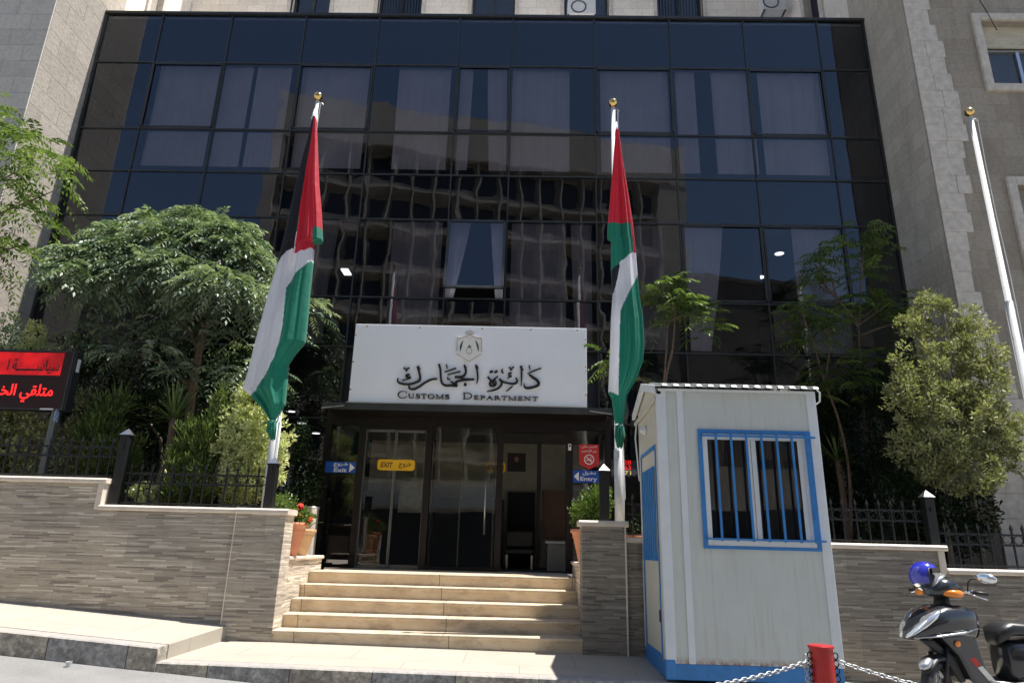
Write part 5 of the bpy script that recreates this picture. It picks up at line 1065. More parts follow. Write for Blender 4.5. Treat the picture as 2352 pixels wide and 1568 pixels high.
# ================================================================ bollard and chains
bl = empty('bollard', (2.19, 5.35, -.25), 0, 'red painted steel bollard in front of the guard booth, chains hooked to it', 'bollard')
c = (2.19, 5.35); mb = MB(); mb.lathe([(.081, -.25), (.081, .47), (.077, .478)], (c[0], c[1], 0), 32); mb.build('tube', M['redpaint'], bl, smooth=False)
mb = MB(); mb.lathe([(.086, .467), (.089, .470), (.089, .482), (.085, .487), (.02, .489)], (c[0], c[1], 0), 32); mb.build('cap', M['redpaint'], bl)
mb = MB()
for s_ in (-1, 1):
    for k in range(4): q = c[0]+s_*.092; mb = MB(); mb.tube([(q+.018*math.cos(t*PI/5), c[1]-.02, .42-k*.05+.022*math.sin(t*PI/5)) for t in range(10)], .005, 5, close=True); mb.build('hook_ring', M['blackiron'], bl, smooth=True)
def chain(p, q, sag, label, n=None, ll=.05):
    p, q = Vector(p), Vector(q); L_ = (q-p).length; n = n or int(L_/(ll*.68)); mb = MB(); pts = [p.lerp(q, i/n)-Vector((0, 0, sag*4*(i/n)*(1-i/n))) for i in range(n+1)]
    for i in range(n):
        a, b_ = pts[i], pts[i+1]; d = (b_-a).normalized(); c_ = (a+b_)/2; sd_ = d.cross(Vector((0, 0, 1))).normalized() if i % 2 else d.cross(Vector((0, 1, 0))).normalized(); up_ = d.cross(sd_)
        if i % 2: sd_ = (sd_+up_*.5).normalized()
        else: sd_ = (sd_*1+up_*.45).normalized()
        h_ = ll*.5; w_ = .0125; ring = []
        for t in range(14):
            th = t*2*PI/14; x_ = math.cos(th)*h_; x_ = max(-h_*1., min(h_, x_*1.12)); ring.append(c_+d*x_+sd_*math.sin(th)*w_)
        mb.tube(ring, .0042, 6, close=True)
    return tag(mb.build('chain', M['galv'], smooth=True, loc=pts[0]), label, 'chain', 'galvanised chains on the bollard')
chain((c[0]-.10, c[1]-.03, .385), tuple(at(1540, 1585, 4.75)), .03, 'galvanised chain sagging from the left side of the red bollard', ll=.055)
chain((c[0]+.11, c[1]-.03, .385), tuple(at(2210, 1592, 5.1)), .02, 'galvanised chain running down from the right side of the red bollard', ll=.06)
chain((c[0]-.13, c[1]-.03, .42), (c[0]-.125, c[1]-.03, .12), 0, 'short loose chain end dangling left of the red bollard', ll=.045)
# ================================================================ scooter and helmet
sc = empty('motor_scooter', (3.89, 7.02, -.25), math.radians(193), 'dark grey motor scooter parked by the stone wall right of the guard booth', 'scooter')
ST = math.radians(24); PV = Vector((-.17, 0, 0))
def steer(o): o.rotation_euler = (0, 0, ST); o.location = PV+Matrix.Rotation(ST, 3, 'Z') @ (Vector(o.location)-PV); return o
TURN = {'front_fork', 'front_fender', 'fender_tip', 'handlebar_cowl', 'steering_column', 'fly_screen', 'turn_signal', 'handlebar', 'grip', 'brake_lever', 'mirror_stem', 'mirror'}
sc.scale = (1, 1, .96)
def part(mb, name, mat, par=None, **k):
    o = mb.build(name, mat, par or sc, local=True, **k)
    return steer(o) if name in TURN else o
def wheel(x, R_=.235, wd=.052, nm='wheel'):
    w = empty(nm, (0, 0, 0)); w.parent = sc; w.location = (x, 0, R_)
    if x > 0: steer(w)
    mb = MB(); n = 32; prof = [(R_-.075, wd*.75), (R_-.03, wd), (R_-.008, wd*.7), (R_, 0), (R_-.008, -wd*.7), (R_-.03, -wd), (R_-.075, -wd*.75)]
    vs = [(r*math.cos(2*PI*k/n), y, r*math.sin(2*PI*k/n)) for r, y in prof for k in range(n)]; m = len(prof); mb.add(vs, [(i*n+k, i*n+(k+1) % n, (i+1)*n+(k+1) % n, (i+1)*n+k) for i in range(m-1) for k in range(n)]); part(mb, 'tyre', M['tyre'], w, smooth=True)
    mb = MB(); mb.tube([((R_-.078)*math.cos(t*PI/16), 0, (R_-.078)*math.sin(t*PI/16)) for t in range(32)], .016, 6, close=True)
    for k in range(5):
        th = k*2*PI/5+.3; mb.tube([(.02*math.cos(th), .012, .02*math.sin(th)), ((R_-.08)*math.cos(th+.12), .012, (R_-.08)*math.sin(th+.12))], [.02, .013], 6)
    mb.tube([(0, -.05, 0), (0, .05, 0)], .03, 10); part(mb, 'rim', M['alu'], w, smooth=True)
    mb = MB(); mb.lathe([(.05, -.002), (.09, -.002), (.09, .002), (.05, .002)], (0, 0, 0), 24, cap=False); mb.v = [(x_, .045+z_, y_) for x_, y_, z_ in mb.v]; part(mb, 'brake_disc', M['galv'], w)
wheel(.07); wheel(-1.2)
mb = MB()
for s_ in (-1, 1): mb.tube([(.07, s_*.07, .235), (-.10, s_*.07, .62)], .02, 10)
part(mb, 'front_fork', M['plast'], smooth=True)
mb = MB(); mb.loft([((.27, 0, .37), .02, .012, .9), ((.23, 0, .42), .062, .018, .6), ((.13, 0, .485), .075, .022, .2), ((.0, 0, .495), .078, .03, -.2), ((-.13, 0, .43), .07, .03, -.8), ((-.18, 0, .33), .06, .02, -1.1)], 16); part(mb, 'front_fender', M['plast'], smooth=True)
mb = MB(); mb.loft([((.315, 0, .415), .02, .012, .6), ((.27, 0, .44), .05, .034, .6), ((.20, 0, .475), .056, .038, .4), ((.13, 0, .50), .02, .01, .3)], 14); part(mb, 'fender_tip', M['alu'], smooth=True)
# front apron: beak at the front, tall shield behind
mb = MB(); mb.loft([((.255, 0, .665), .015, .015, 0), ((.21, 0, .69), .085, .045, 0), ((.13, 0, .74), .14, .085, 0), ((.02, 0, .79), .175, .125, 0), ((-.12, 0, .825), .195, .15, 0), ((-.28, 0, .83), .20, .155, -.05), ((-.40, 0, .81), .19, .17, -.1), ((-.455, 0, .80), .17, .15, -.1)], 28, 3.2); part(mb, 'front_apron', M['scoot'], smooth=True)
mb = MB(); mb.prism([(-.02, .70), (-.42, .74), (-.47, .50), (-.50, .33), (-.62, .26), (-.60, .19), (-.44, .17), (-.30, .30), (-.20, .52)], -.15, .15); part(mb, 'leg_shield', M['scoot'], bevel=.03, seg=3)
mb = MB(); mb.prism([(.16, .66), (.0, .66), (-.22, .5), (-.30, .28), (-.24, .26), (-.08, .5)], -.09, .09); part(mb, 'inner_cowl', M['plast'], bevel=.02)
for s_ in (-1, 1):
    mb = MB(); mb.loft([((.25, s_*.035, .68), .025, .015, -.5), ((.19, s_*.07, .74), .055, .045, -.5), ((.10, s_*.115, .82), .06, .065, -.45), ((-.0, s_*.145, .885), .04, .05, -.4), ((-.06, s_*.155, .93), .012, .014, -.4)], 14); part(mb, 'headlight', M['lens'], smooth=True)
    mb = MB(); mb.lathe([(.001, 0), (.03, 0), (.03, .012), (.02, .018), (.001, .02)], (0, 0, 0), 16); mb.v = [(-.19+x_, s_*(.152+z_), .63+y_) for x_, y_, z_ in mb.v]; part(mb, 'side_reflector', M['amber'], smooth=True)
    mb = MB(); mb.tube([(.22, s_*.095, .672), (.0, s_*.182, .70), (-.25, s_*.205, .735), (-.42, s_*.19, .77)], [.004, .011, .011, .004], 8); part(mb, 'apron_trim', M['alu'], smooth=True)
    mb = MB(); mb.prism([(-.30, .49), (-.36, .51), (-.42, .44), (-.36, .42)], s_*.1505, s_*.1525); part(mb, 'sticker', M['redpaint'])
    mb = MB(); mb.prism([(-.375, .415), (-.43, .43), (-.57, .275), (-.52, .25)], s_*.1505, s_*.1523); part(mb, 'sticker', M['alu'])
# handlebar cowl
mb = MB(); mb.loft([((-.10, 0, 1.10), .05, .04, 0), ((-.16, 0, 1.13), .13, .085, 0), ((-.25, 0, 1.155), .17, .10, 0), ((-.34, 0, 1.13), .19, .085, 0), ((-.42, 0, 1.09), .16, .06, 0), ((-.45, 0, 1.07), .1, .03, 0)], 24, 2.3); part(mb, 'handlebar_cowl', M['scoot'], smooth=True)
mb = MB(); mb.tube([(-.30, 0, 1.08), (-.27, 0, .88)], [.06, .085], 14); part(mb, 'steering_column', M['plast'], smooth=True)
mb = MB(); mb.loft([((-.12, 0, 1.17), .02, .01, .5), ((-.19, 0, 1.215), .07, .02, .6), ((-.27, 0, 1.262), .085, .014, .6), ((-.33, 0, 1.275), .03, .006, .6)], 16); part(mb, 'fly_screen', M['lens'], smooth=True)
for s_ in (-1, 1):
    mb = MB(); mb.loft([((-.14, s_*.10, 1.085), .02, .02, 0), ((-.17, s_*.145, 1.085), .035, .034, 0), ((-.25, s_*.185, 1.085), .03, .036, 0), ((-.30, s_*.2, 1.085), .008, .02, 0)], 14); part(mb, 'turn_signal', M['amber'], smooth=True)
    mb = MB(); mb.tube([(-.34, s_*.16, 1.10), (-.39, s_*.24, 1.105)], .014, 10); mb.tube([(-.385, s_*.235, 1.105), (-.41, s_*.25, 1.11)], .02, 10); part(mb, 'handlebar', M['chrome'], smooth=True)
    mb = MB(); mb.tube([(-.39, s_*.24, 1.105), (-.45, s_*.36, 1.09)], .018, 12); part(mb, 'grip', M['plast'], smooth=True)
    mb = MB(); mb.tube([(-.33, s_*.23, 1.09), (-.33, s_*.28, 1.075), (-.385, s_*.37, 1.04)], [.008, .007, .006], 8); part(mb, 'brake_lever', M['chrome'], smooth=True)
    if s_ == 1:
        mb = MB(); mb.tube([(-.35, s_*.22, 1.11), (-.36, s_*.235, 1.20), (-.35, s_*.27, 1.23), (-.34, s_*.31, 1.235)], .008, 8); part(mb, 'mirror_stem', M['plast'], smooth=True)
        mb = MB(); mb.loft([((-.385+.04, .30, 1.235), .01, .02, 0), ((-.35, .34, 1.25), .03, .04, 0)], 8)
        mb = MB(); n_ = 20
        for (dd, sc_) in ((0, 1),):
            vs = [(-.33+.022*math.sin(math.radians(t*18))*0+q, .40+.095*math.cos(t*2*PI/n_)*k_, 1.245+.05*math.sin(t*2*PI/n_)*k_-.12*(.095*math.cos(t*2*PI/n_)*k_)) for q, k_ in ((0.02, .55), (.008, .92), (-.008, 1), (-.02, .96)) for t in range(n_)]
            mb.add(vs, [(i*n_+k, i*n_+(k+1) % n_, (i+1)*n_+(k+1) % n_, (i+1)*n_+k) for i in range(3) for k in range(n_)]+[tuple(range(n_)), tuple(range(3*n_, 4*n_))])
        part(mb, 'mirror', M['lens'], smooth=True)
mb = MB(); mb.box(-1.15, -.5, -.15, .15, .235, .275); part(mb, 'footboard', M['plast'], bevel=.015)
for s_ in (-1, 1):
    mb = MB(); mb.tube([(-.50, s_*.155, .29), (-.75, s_*.16, .262), (-.95, s_*.16, .28), (-1.15, s_*.165, .36)], .013, 8); part(mb, 'silver_rail', M['alu'], smooth=True)
    mb = MB(); mb.tube([(-.62, s_*.155, .205), (-.85, s_*.16, .215), (-1.1, s_*.165, .30)], .010, 8); part(mb, 'silver_rail', M['alu'], smooth=True)
mb = MB(); mb.loft([((-.80, 0, .44), .10, .17, 0), ((-.84, 0, .45), .15, .19, 0), ((-1.0, 0, .47), .17, .18, 0), ((-1.3, 0, .56), .17, .13, 0), ((-1.6, 0, .66), .12, .08, 0), ((-1.72, 0, .70), .05, .03, 0)], 22, 3.2); part(mb, 'rear_body', M['scoot'], smooth=True)
mb = MB(); mb.loft([((-.74, 0, .63), .07, .035, .4), ((-.78, 0, .70), .12, .075, .2), ((-.88, 0, .755), .145, .07, 0), ((-1.1, 0, .75), .15, .06, 0), ((-1.25, 0, .78), .16, .07, 0), ((-1.5, 0, .81), .14, .06, 0), ((-1.62, 0, .81), .06, .03, 0)], 22, 3.); part(mb, 'seat', M['seat'], smooth=True)
mb = MB(); mb.prism([(-.82, .62), (-.82, .3), (-.88, .25), (-1.2, .27), (-1.2, .6)], -.13, .13); part(mb, 'engine_cover', M['plast'], bevel=.03)
# helmet hanging on the far grip
hp = sc.matrix_basis @ Vector((0, 0, 0)); Rz = Matrix.Rotation(math.radians(208), 4, 'Z'); hc = Vector(sc.location)+Rz @ Vector((-.34, -.33, 1.135))
hc = at(2124, 1322, 7.12)
hm = empty('helmet', hc, math.radians(-28), 'shiny blue open face helmet hanging from the scooter handlebar', 'helmet'); hm.rotation_euler = (math.radians(0), math.radians(-12), math.radians(-38))
n1, n2 = 28, 40; V_, F2 = [], []; Rr = .132
def shellpt(i, j, r):
    ph = PI*i/n1; th = 2*PI*j/n2; return (r*math.sin(ph)*math.cos(th)*1.08, r*math.sin(ph)*math.sin(th)*.95, r*math.cos(ph)*1.05)
mb = MB(); mi = MB()
for tgt, r in ((mb, Rr), (mi, Rr-.012)):
    vs = [shellpt(i, j, r) for i in range(n1+1) for j in range(n2)]
    fs = []
    for i in range(n1):
        for j in range(n2):
            x, y, z = shellpt(i+.5, j+.5, r)
            if z < -.085: continue
            if x > .055 and z < .062: continue
            fs.append((i*n2+j, (i+1)*n2+j, (i+1)*n2+(j+1) % n2, i*n2+(j+1) % n2))
    tgt.add(vs, fs)
mb.build('shell', M['helmet'], hm, local=True, smooth=True); mi.build('lining', M['seat'], hm, local=True, smooth=True)
mb = MB(); q = [shellpt(i, j, Rr-.005) for i, j in []]; P_ = [(.055, -.118, -.085), (.058, -.122, .0), (.07, -.09, .06), (.09, 0, .068), (.07, .09, .06), (.058, .122, 0), (.055, .118, -.085), (-.03, .11, -.09), (-.11, .05, -.088), (-.12, -.05, -.088), (-.03, -.11, -.09)]; mb.tube(P_, .009, 6, close=True); mb.build('edge_trim', M['plast'], hm, local=True, smooth=True)
mb = MB(); mb.tube([(.05, .1, -.06), (.06, .05, -.15), (.07, -.02, -.12), (.06, -.1, -.05)], .007, 6); mb.build('chin_strap', M['plast'], hm, local=True)
mb = MB(); vs = [shellpt(n1*(.62+.2*i/5), n2*(-.0+j/12*.5)-n2*.5+n2*.0, Rr+.012) for i in range(6) for j in range(13)]; mb.add(vs, [(i*13+j, i*13+j+1, (i+1)*13+j+1, (i+1)*13+j) for i in range(5) for j in range(12)]); mb.build('visor', M['doorglass'], hm, local=True, smooth=True, recalc=False)
# ================================================================ pots, bin
def pot(x, y, z, R_, h, mat, label, name='flower_pot'):
    r = empty(name, (x, y, z), 0, label, 'flower pot'); mb = MB()
    mb.lathe([(R_*.48, 0), (R_*.50, .005), (R_*.66, h*.35), (R_*.82, h*.7), (R_*.88, h*.74), (R_*.885, h*.76), (R_*.92, h*.88), (R_*1.02, h*.89), (R_*1.04, h*.91), (R_*1.04, h*.985), (R_*1.0, h), (R_*.93, h), (R_*.9, h*.93)], (x, y, z), 36, cap=False)
    mb.build('pot', mat, r, smooth=True); mb = MB(); mb.lathe([(.001, h*.93), (R_*.9, h*.93)], (x, y, z), 24, cap=False); mb.build('potting_soil', M['soil'], r); return r
p1 = pot(-2.88, 8.66, .945, .185, .40, M['terra'], 'terracotta pot with a red geranium left of the stairs, nearest the street')
z = 1.36; leafcloud('leaves', [(-2.83, 8.64, z+.08, .15, .12, .11), (-2.72, 8.66, z+.03, .1, .1, .08)], 260, .055, .05, M['leaf_box'], p1, shell=.3, lo=.2)
for k, (u, v) in enumerate(((690, 1163), (684, 1181), (712, 1192))):
    q = at(u, v, 8.62); mb = MB()
    for i in range(26):
        d = Vector(rng.normal(size=3)).normalized(); c_ = q+d*.026*(1.5 if k < 2 else 1); a_ = d.orthogonal().normalized()*.014; b2 = d.cross(a_); mb.add([c_-a_-b2, c_+a_-b2, c_+a_+b2, c_-a_+b2], [(0, 1, 2, 3)])
    f_ = mb.build('flower_head', M['petal'], p1, recalc=False); mb = MB(); mb.tube([q, (q.x-.01, q.y, 1.34)], .004, 5); mb.build('stem', M['leaf_box'], f_)
p2 = pot(-2.88, 9.1, .945, .17, .33, M['terra_old'], 'faded sand coloured pot behind the geranium pot'); leafcloud('leaves', [(-2.95, 9.1, 1.38, .14, .12, .12)], 120, .06, .05, M['leaf_box'], p2, shell=.3)
mb = MB(); limb(mb, [(-2.8, 9.1, 1.3), (-2.72, 9.08, 1.36), (-2.6, 9.05, 1.37)], .006, .004, 5); mb.build('bent_stalk', M['leaf_box'], p2)
p3 = pot(.70+.10, 8.72, .955, .19, .40, M['terra'], 'terracotta pot with a clipped green bush right of the stairs')
leafcloud('bush', [(.85, 8.75, 1.58, .20, .18, .27), (1.0, 8.8, 1.72, .16, .16, .22), (.72, 8.7, 1.5, .13, .12, .18)], 2600, .045, .02, M['leaf_box'], p3, shell=.25, up=.8, lo=.0)
p4 = pot(-3.02, 8.62, 1.0, .12, .2, M['terra_old'], 'small pot with a round green bush behind the left gate pillar'); leafcloud('bush', [(-3.0, 8.62, 1.52, .17, .15, .19), (-3.0, 8.62, 1.3, .1, .1, .14)], 1300, .035, .018, M['leaf_box'], p4, shell=.25, up=.6, lo=.1)
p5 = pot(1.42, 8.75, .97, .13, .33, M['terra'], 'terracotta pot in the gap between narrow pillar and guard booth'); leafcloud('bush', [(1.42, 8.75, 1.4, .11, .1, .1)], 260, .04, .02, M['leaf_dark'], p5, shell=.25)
bn = empty('ash_bin', (-2.86, 9.55, .945), 0, 'cylindrical brushed steel bin standing behind the flower pots', 'bin')
mb = MB(); mb.lathe([(.10, 0), (.102, .01), (.102, .60), (.106, .605), (.106, .62)], (-2.90, 9.45, .945), 28, cap=False); mb.build('bin_body', M['alu'], bn, smooth=True); mb = MB(); mb.lathe([(.001, .60), (.09, .60), (.108, .615), (.108, .63), (.1, .635)], (-2.90, 9.45, .945), 28, cap=False); mb.build('lid', M['alu'], bn, smooth=True)
# ================================================================ trees and shrubs
def crownfronds(o, shells, n, length, mat, name='crown', **k):
    B_ = np.array(shells, float); idx = rng.choice(len(B_), n, p=(B_[:, 3]*B_[:, 4])/(B_[:, 3]*B_[:, 4]).sum()); d = unit(rng.normal(size=(n, 3)))
    bot = k.pop('bottom', -.25); d[:, 2] = np.where(d[:, 2] < bot, -d[:, 2], d[:, 2]); r = .55+.4*rng.random(n)**.6
    c = B_[idx, :3]+d*r[:, None]*B_[idx, 3:]; dr = unit(d*np.array([1, 1, .6])+rng.normal(size=(n, 3))*.35)
    return fronds(name, c, dr, length, mat, o, **k)
# 1 large melia left
t = empty('tree', (-5.0, 9.9, 1.2), 0, 'broad umbrella shaped tree with glossy feathery leaves left of the entrance', 'tree', 'trees in the planters')
y = 9.9; sh = []
for u, v, ru, rv in ((400, 580, 110, 66), (310, 600, 85, 50), (500, 585, 90, 66), (240, 625, 70, 28), (545, 610, 55, 60), (400, 640, 120, 45), (510, 675, 80, 40), (195, 645, 34, 14), (300, 655, 70, 28), (285, 565, 34, 26), (360, 540, 56, 34), (465, 532, 66, 34), (545, 560, 40, 34), (210, 600, 26, 10)):
    q = at(u, v, y+.25-max(0, v-530)/140*.95+rng.normal()*.12); s_ = y/1540; sh.append((q.x, q.y, q.z, ru*s_, .5, rv*s_))
crownfronds(t, sh, 3000, .42, M['leaf_melia'], pairs=7, ll=.105, lw=.036, droop=.62)
sh = []
for u, v, ru, rv in ((440, 755, 90, 30), (300, 790, 120, 40), (220, 770, 60, 20), (560, 800, 90, 45), (330, 830, 110, 35), (600, 860, 60, 30), (480, 870, 100, 25), (700, 715, 40, 30), (640, 760, 40, 40)):
    q = at(u, v, y+.1+rng.normal()*.25); s_ = y/1540; sh.append((q.x, q.y, q.z, ru*s_, .5, rv*s_))
crownfronds(t, sh, 300, .34, M['leaf_melia'], name='lower_foliage', pairs=6, ll=.085, lw=.032, droop=.6)
mb = MB(); A = lambda u, v, yy=y: tuple(at(u, v, yy)); limb(mb, [A(430, 1000), A(442, 900), A(455, 820), A(470, 755)], .07, .05)
for q in ([A(470, 755), A(440, 690), A(400, 620)], [A(470, 755), A(500, 690), A(520, 600)], [A(470, 755), A(520, 710), A(580, 640)], [A(455, 800), A(400, 710), A(330, 640)], [A(400, 700), A(300, 650), A(200, 640)], [A(440, 690), A(450, 620), A(460, 540)], [A(442, 890), A(360, 830), A(260, 790)]): limb(mb, [q[0], (q[1][0], q[1][1]+.15, q[1][2]), q[2]], .036, .012)
mb.build('trunk', M['bark'], t, smooth=True)
# 2 far left
y2 = 9.3; t = empty('tree', (at(-260, 900, y2).x, y2, 1.2), 0, 'feathery leaved tree reaching in over the left edge of the picture', 'tree', 'trees in the planters'); sh = []
for u, v, ru, rv in ((15, 300, 50, 40), (40, 360, 80, 50), (90, 420, 60, 60), (30, 470, 70, 60), (60, 540, 60, 60), (-40, 420, 90, 150), (100, 350, 40, 30), (20, 600, 50, 40), (-60, 600, 60, 80), (-80, 250, 80, 60)):
    q = at(u, v, y2+rng.normal()*.2); s_ = y2/1540; sh.append((q.x, q.y, q.z, ru*s_, .5, rv*s_))
crownfronds(t, sh, 400, .42, M['leaf_ail'], pairs=6, ll=.10, lw=.034, droop=.55)
mb = MB(); limb(mb, [A(-260, 1150, y2), A(-200, 800, y2), A(-120, 560, y2)], .08, .05); 
for q in ([(-120, 560), (-60, 460), (60, 380)], [(-120, 560), (-20, 500), (120, 440)], [(-110, 600), (-20, 580), (70, 560)]): limb(mb, [A(*a_, y2) for a_ in q], .03, .008)
mb.build('trunk', M['bark'], t, smooth=True)
# 3 and 4 saplings
def sapling(label, y, trunks, clumps, n, ln=.40, gx=None, mat='leaf_ail', **k):
    b0 = A(*trunks[0][0], y); t = empty('sapling', (b0[0], y, .9), 0, label, 'tree', 'trees in the planters'); mb = MB()
    for q in trunks: limb(mb, [A(*a_[:2], y+(a_[2] if len(a_) > 2 else 0)) for a_ in q], .026 if len(q) > 3 else .018, .010, 6)
    mb.build('trunk', M['bark'], t, smooth=True); P_, D_ = [], []
    for u, v, m_, sp_ in clumps:
        c_ = np.array(A(u, v, y))
        for i in range(int(m_*1.5)):
            a_ = rng.random()*2*PI; el = rng.uniform(-.1, .75); P_.append(c_+rng.normal(size=3)*np.array([sp_, sp_, sp_*.8])); D_.append((math.cos(a_)*math.cos(el), math.sin(a_)*math.cos(el), math.sin(el)))
    fronds('crown', P_, D_, ln, M[mat], t, **{**dict(pairs=8, ll=.10, lw=.03, droop=.5), **k}); return t
sapling('young tree with bright feathery leaves beside the right hand flag', 10.0, [[(1520, 1000), (1524, 900), (1528, 840), (1535, 740)], [(1530, 1000), (1528, 880), (1545, 800), (1552, 710)], [(1552, 712), (1540, 680), (1530, 650)], [(1535, 740), (1580, 720), (1640, 740)], [(1510, 900), (1470, 870), (1440, 860)]],
        [(1535, 655, 16, .10), (1510, 680, 10, .08), (1560, 690, 14, .12), (1600, 705, 12, .12), (1630, 745, 8, .09), (1555, 725, 8, .1), (1410, 835, 7, .06), (1395, 812, 4, .04), (1440, 850, 6, .08)], 0, .42)
sapling('tall thin tree with feathery leaves behind the guard booth', 10.75, [[(1990, 1160), (1986, 950), (1975, 850), (1973, 745)], [(1973, 745), (1978, 640), (1985, 560)], [(1973, 748), (1935, 700), (1890, 640), (1882, 560)], [(1973, 745), (2010, 720), (2050, 690)], [(1925, 690), (1915, 660), (1905, 620)], [(1975, 770), (2030, 750), (2070, 740)]],
        [(1885, 600, 18, .13), (1870, 640, 8, .1), (1985, 545, 14, .11), (2010, 580, 10, .12), (1985, 630, 8, .08), (1950, 690, 10, .1), (2040, 700, 14, .13), (2060, 740, 12, .12), (1990, 700, 8, .12), (1915, 560, 6, .08)], 0, .45, lo=.0, hi=.75)
sapling('thin leaning tree with feathery leaves just right of the guard booth roof', 10.45, [[(1955, 1245), (1950, 1080), (1925, 960), (1895, 880), (1872, 800)], [(1872, 800), (1850, 740), (1835, 700)], [(1895, 870), (1905, 800), (1900, 720)]],
        [(1835, 715, 14, .12), (1870, 745, 12, .12), (1905, 730, 10, .12), (1860, 780, 10, .13), (1920, 850, 12, .15), (1960, 880, 12, .16), (1880, 900, 8, .1), (1990, 820, 8, .12)], 0, .42, lo=0, hi=.55)
def shrub(label, y, blobs, n, ln, wd, mat, name='shrub', base=None, trunk=True, **k):
    P_ = [at(u, v, y+dy) for u, v, ru, rv, dy in blobs]; s_ = y/1540
    bx_ = sum(p.x for p in P_)/len(P_); zb = min(p.z-rv*s_ for p, (_, _, _, rv, _) in zip(P_, blobs))
    t = empty(name, (bx_, y, 1.0), 0, label, 'shrub', 'shrubs in the planters')
    leafcloud('foliage', [(p.x, p.y, p.z, ru*s_, min(ru*s_*.9, .5), rv*s_) for p, (_, _, ru, rv, _) in zip(P_, blobs)], n, ln, wd, M[mat], t, **k)
    if trunk: mb = MB(); limb(mb, [(bx_, y, .8), (bx_+.03, y, (zb+P_[0].z)/2), (P_[0].x, y, P_[0].z)], .035, .015); mb.build('stem', M['barkg'], t, smooth=True)
    return t
shrub('tall shaggy shrub with small yellowish olive leaves at the foot of the right stone wing', 9.3,
      [(2140, 730, 55, 65, .3), (2230, 800, 65, 70, .1), (2110, 840, 60, 75, 0), (2190, 860, 80, 90, .1), (2260, 900, 60, 80, 0), (2100, 930, 60, 70, -.1), (2180, 960, 90, 80, -.1), (2260, 1000, 70, 70, 0), (2300, 1040, 45, 50, 0), (2140, 1030, 80, 70, -.1), (2220, 1080, 80, 60, -.2), (2285, 960, 55, 50, 0), (2160, 1090, 50, 35, -.1), (2225, 740, 25, 50, .1), (2090, 760, 30, 45, .2)], 26000, .068, .027, 'leaf_olive', up=.4, shell=.62, lo=.1, hi=.95, clump=38, cr=.085)
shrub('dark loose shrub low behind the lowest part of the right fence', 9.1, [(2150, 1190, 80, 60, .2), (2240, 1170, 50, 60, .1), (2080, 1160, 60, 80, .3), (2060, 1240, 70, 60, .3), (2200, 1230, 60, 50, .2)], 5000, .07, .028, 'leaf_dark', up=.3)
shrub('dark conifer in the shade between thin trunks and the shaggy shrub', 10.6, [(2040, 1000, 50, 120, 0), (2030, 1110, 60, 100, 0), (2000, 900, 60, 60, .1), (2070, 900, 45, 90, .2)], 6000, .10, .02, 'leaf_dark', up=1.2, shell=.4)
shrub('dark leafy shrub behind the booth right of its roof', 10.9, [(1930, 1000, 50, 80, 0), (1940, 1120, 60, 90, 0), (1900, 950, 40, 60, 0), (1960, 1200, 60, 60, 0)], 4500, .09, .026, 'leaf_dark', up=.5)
# left planter
shrub('bright cream and green variegated shrub just left of the left flagpole', 9.0, [(585, 935, 54, 50, -.1), (545, 985, 40, 60, -.2), (522, 1035, 30, 44, -.25), (538, 1095, 40, 44, -.2), (616, 1010, 48, 60, -.1), (565, 1000, 50, 66, -.15), (598, 1085, 52, 56, -.1), (550, 1100, 60, 60, 0), (570, 900, 22, 28, 0), (638, 1050, 26, 50, .1), (450, 1110, 45, 45, 0), (410, 1110, 35, 40, .1)], 13000, .06, .028, 'leaf_varie', up=.5, lo=.15, clump=26, cr=.06)
shrub('pointed light green conifer in front of the variegated shrub', 8.8, [(512, 905, 11, 42, 0), (500, 955, 24, 42, 0), (480, 1010, 36, 46, 0), (462, 1070, 44, 46, 0), (440, 1125, 56, 40, 0), (415, 1060, 36, 34, 0), (410, 1130, 40, 30, 0), (440, 1010, 34, 38, 0)], 8500, .10, .016, 'leaf_conif', up=1.4, shell=.35, name='conifer', clump=22, cr=.07)
shrub('dark green conifer between the light board and the spiky plants', 9.1, [(225, 950, 22, 60, 0), (230, 1000, 45, 60, 0), (240, 1060, 60, 60, 0), (220, 1110, 60, 50, 0), (290, 1060, 40, 60, .1), (300, 900, 16, 40, .1)], 6500, .11, .017, 'leaf_conif', up=1.2, shell=.35, name='conifer', hi=.7, clump=24, cr=.09)
shrub('mottled shrub below the light board', 9.1, [(40, 980, 60, 60, 0), (100, 1020, 60, 60, 0), (30, 1060, 60, 60, 0), (120, 1080, 60, 50, 0), (170, 940, 20, 50, .1), (180, 1000, 24, 50, .1), (-40, 1020, 60, 90, 0)], 7500, .06, .028, 'leaf_olive', up=.3, lo=.05, clump=24, cr=.08)
shrub('small pointed pale variegated shrub showing above the light board', 9.4, [(80, 770, 22, 30, 0), (75, 810, 34, 40, 0), (80, 870, 40, 60, 0), (72, 750, 10, 16, 0)], 2600, .055, .025, 'leaf_varie', up=.6, lo=.2)
shrub('dark small leaved bush behind the upper edge of the light board', 9.6, [(10, 790, 40, 40, 0), (20, 740, 24, 30, 0), (-20, 830, 60, 60, 0)], 2200, .055, .026, 'leaf_melia', up=.3)
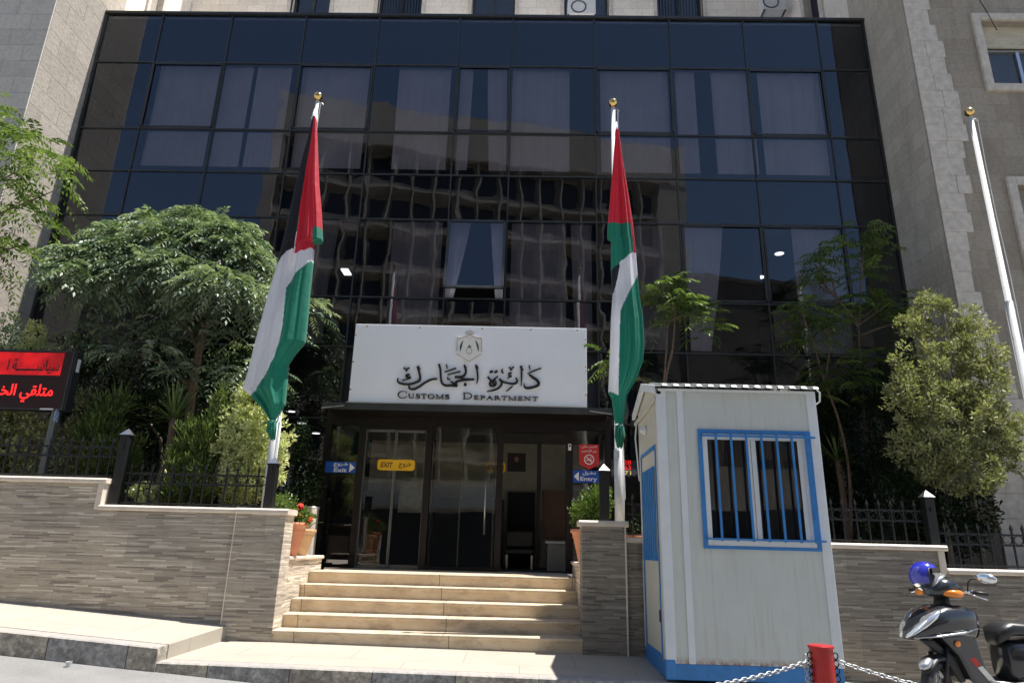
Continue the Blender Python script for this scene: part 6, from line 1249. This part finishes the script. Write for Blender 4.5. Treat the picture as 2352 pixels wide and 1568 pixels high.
shrub('dense dark hedge in the shade under the umbrella shaped tree', 10.7, [(200, 900, 90, 90, 0), (330, 900, 90, 90, 0), (450, 930, 90, 80, 0), (560, 880, 70, 80, 0), (300, 1020, 120, 90, 0), (180, 820, 60, 60, 0), (420, 830, 80, 50, 0), (640, 900, 40, 60, 0)], 8500, .085, .035, 'leaf_dark', up=.2)
shrub('thin dark shrub right of the left flagpole, before the glass', 10.3, [(700, 1080, 36, 60, 0), (690, 1010, 28, 50, 0), (715, 1120, 28, 40, 0), (690, 1140, 40, 40, 0)], 2600, .055, .026, 'leaf_dark', up=.3, hi=.9)
shrub('low bright leaves behind the lower left fence', 8.75, [(330, 1130, 30, 22, 0), (350, 1150, 24, 16, 0)], 500, .055, .026, 'leaf_varie', up=.4)
def yucca(u, v, y, n, L_, label, tr=True):
    c_ = at(u, v, y); t = empty('yucca', (c_.x, y, 1.2), 0, label, 'yucca plant', 'spiky plants in the planters'); V_, F_2, T_ = [], [], []
    for i in range(n):
        a_ = rng.random()*2*PI; el = rng.uniform(-.1, 1.45); d = np.array([math.cos(a_)*math.cos(el), math.sin(a_)*math.cos(el), math.sin(el)]); s_ = unit(np.cross(d, [0, 0, 1.])+1e-6); l_ = L_*rng.uniform(.75, 1.1); k0 = len(V_)
        for j in range(5):
            f = j/4; p = np.array(c_)+d*l_*f; p[2] -= .22*l_*f**2.5*(1 if el < .8 else .2); w_ = .017*(1-f)**.6*(.6 if j == 0 else 1); V_ += [p-s_*w_, p+s_*w_]
        for j in range(4): F_2.append((k0+2*j, k0+2*j+1, k0+2*j+3, k0+2*j+2)); T_.append(rng.random())
    npmesh('blades', np.array(V_), np.array(F_2), M['yucca'], t, tint=np.array(T_)); mb = MB(); limb(mb, [(c_.x, y, 1.1), (c_.x+.02, y, (c_.z+1.1)/2), (c_.x, y, c_.z+.03)], .05, .045); mb.build('stem', M['bark'], t, smooth=True)
yucca(398, 965, 9.15, 75, .62, 'spiky yucca with a bare brown stem, right one of two on the left'); yucca(262, 960, 9.3, 65, .62, 'spiky yucca, left one of two beside the dark conifer')
yucca(1925, 1060, 10.6, 50, .6, 'spiky plant in the shade just right of the guard booth')
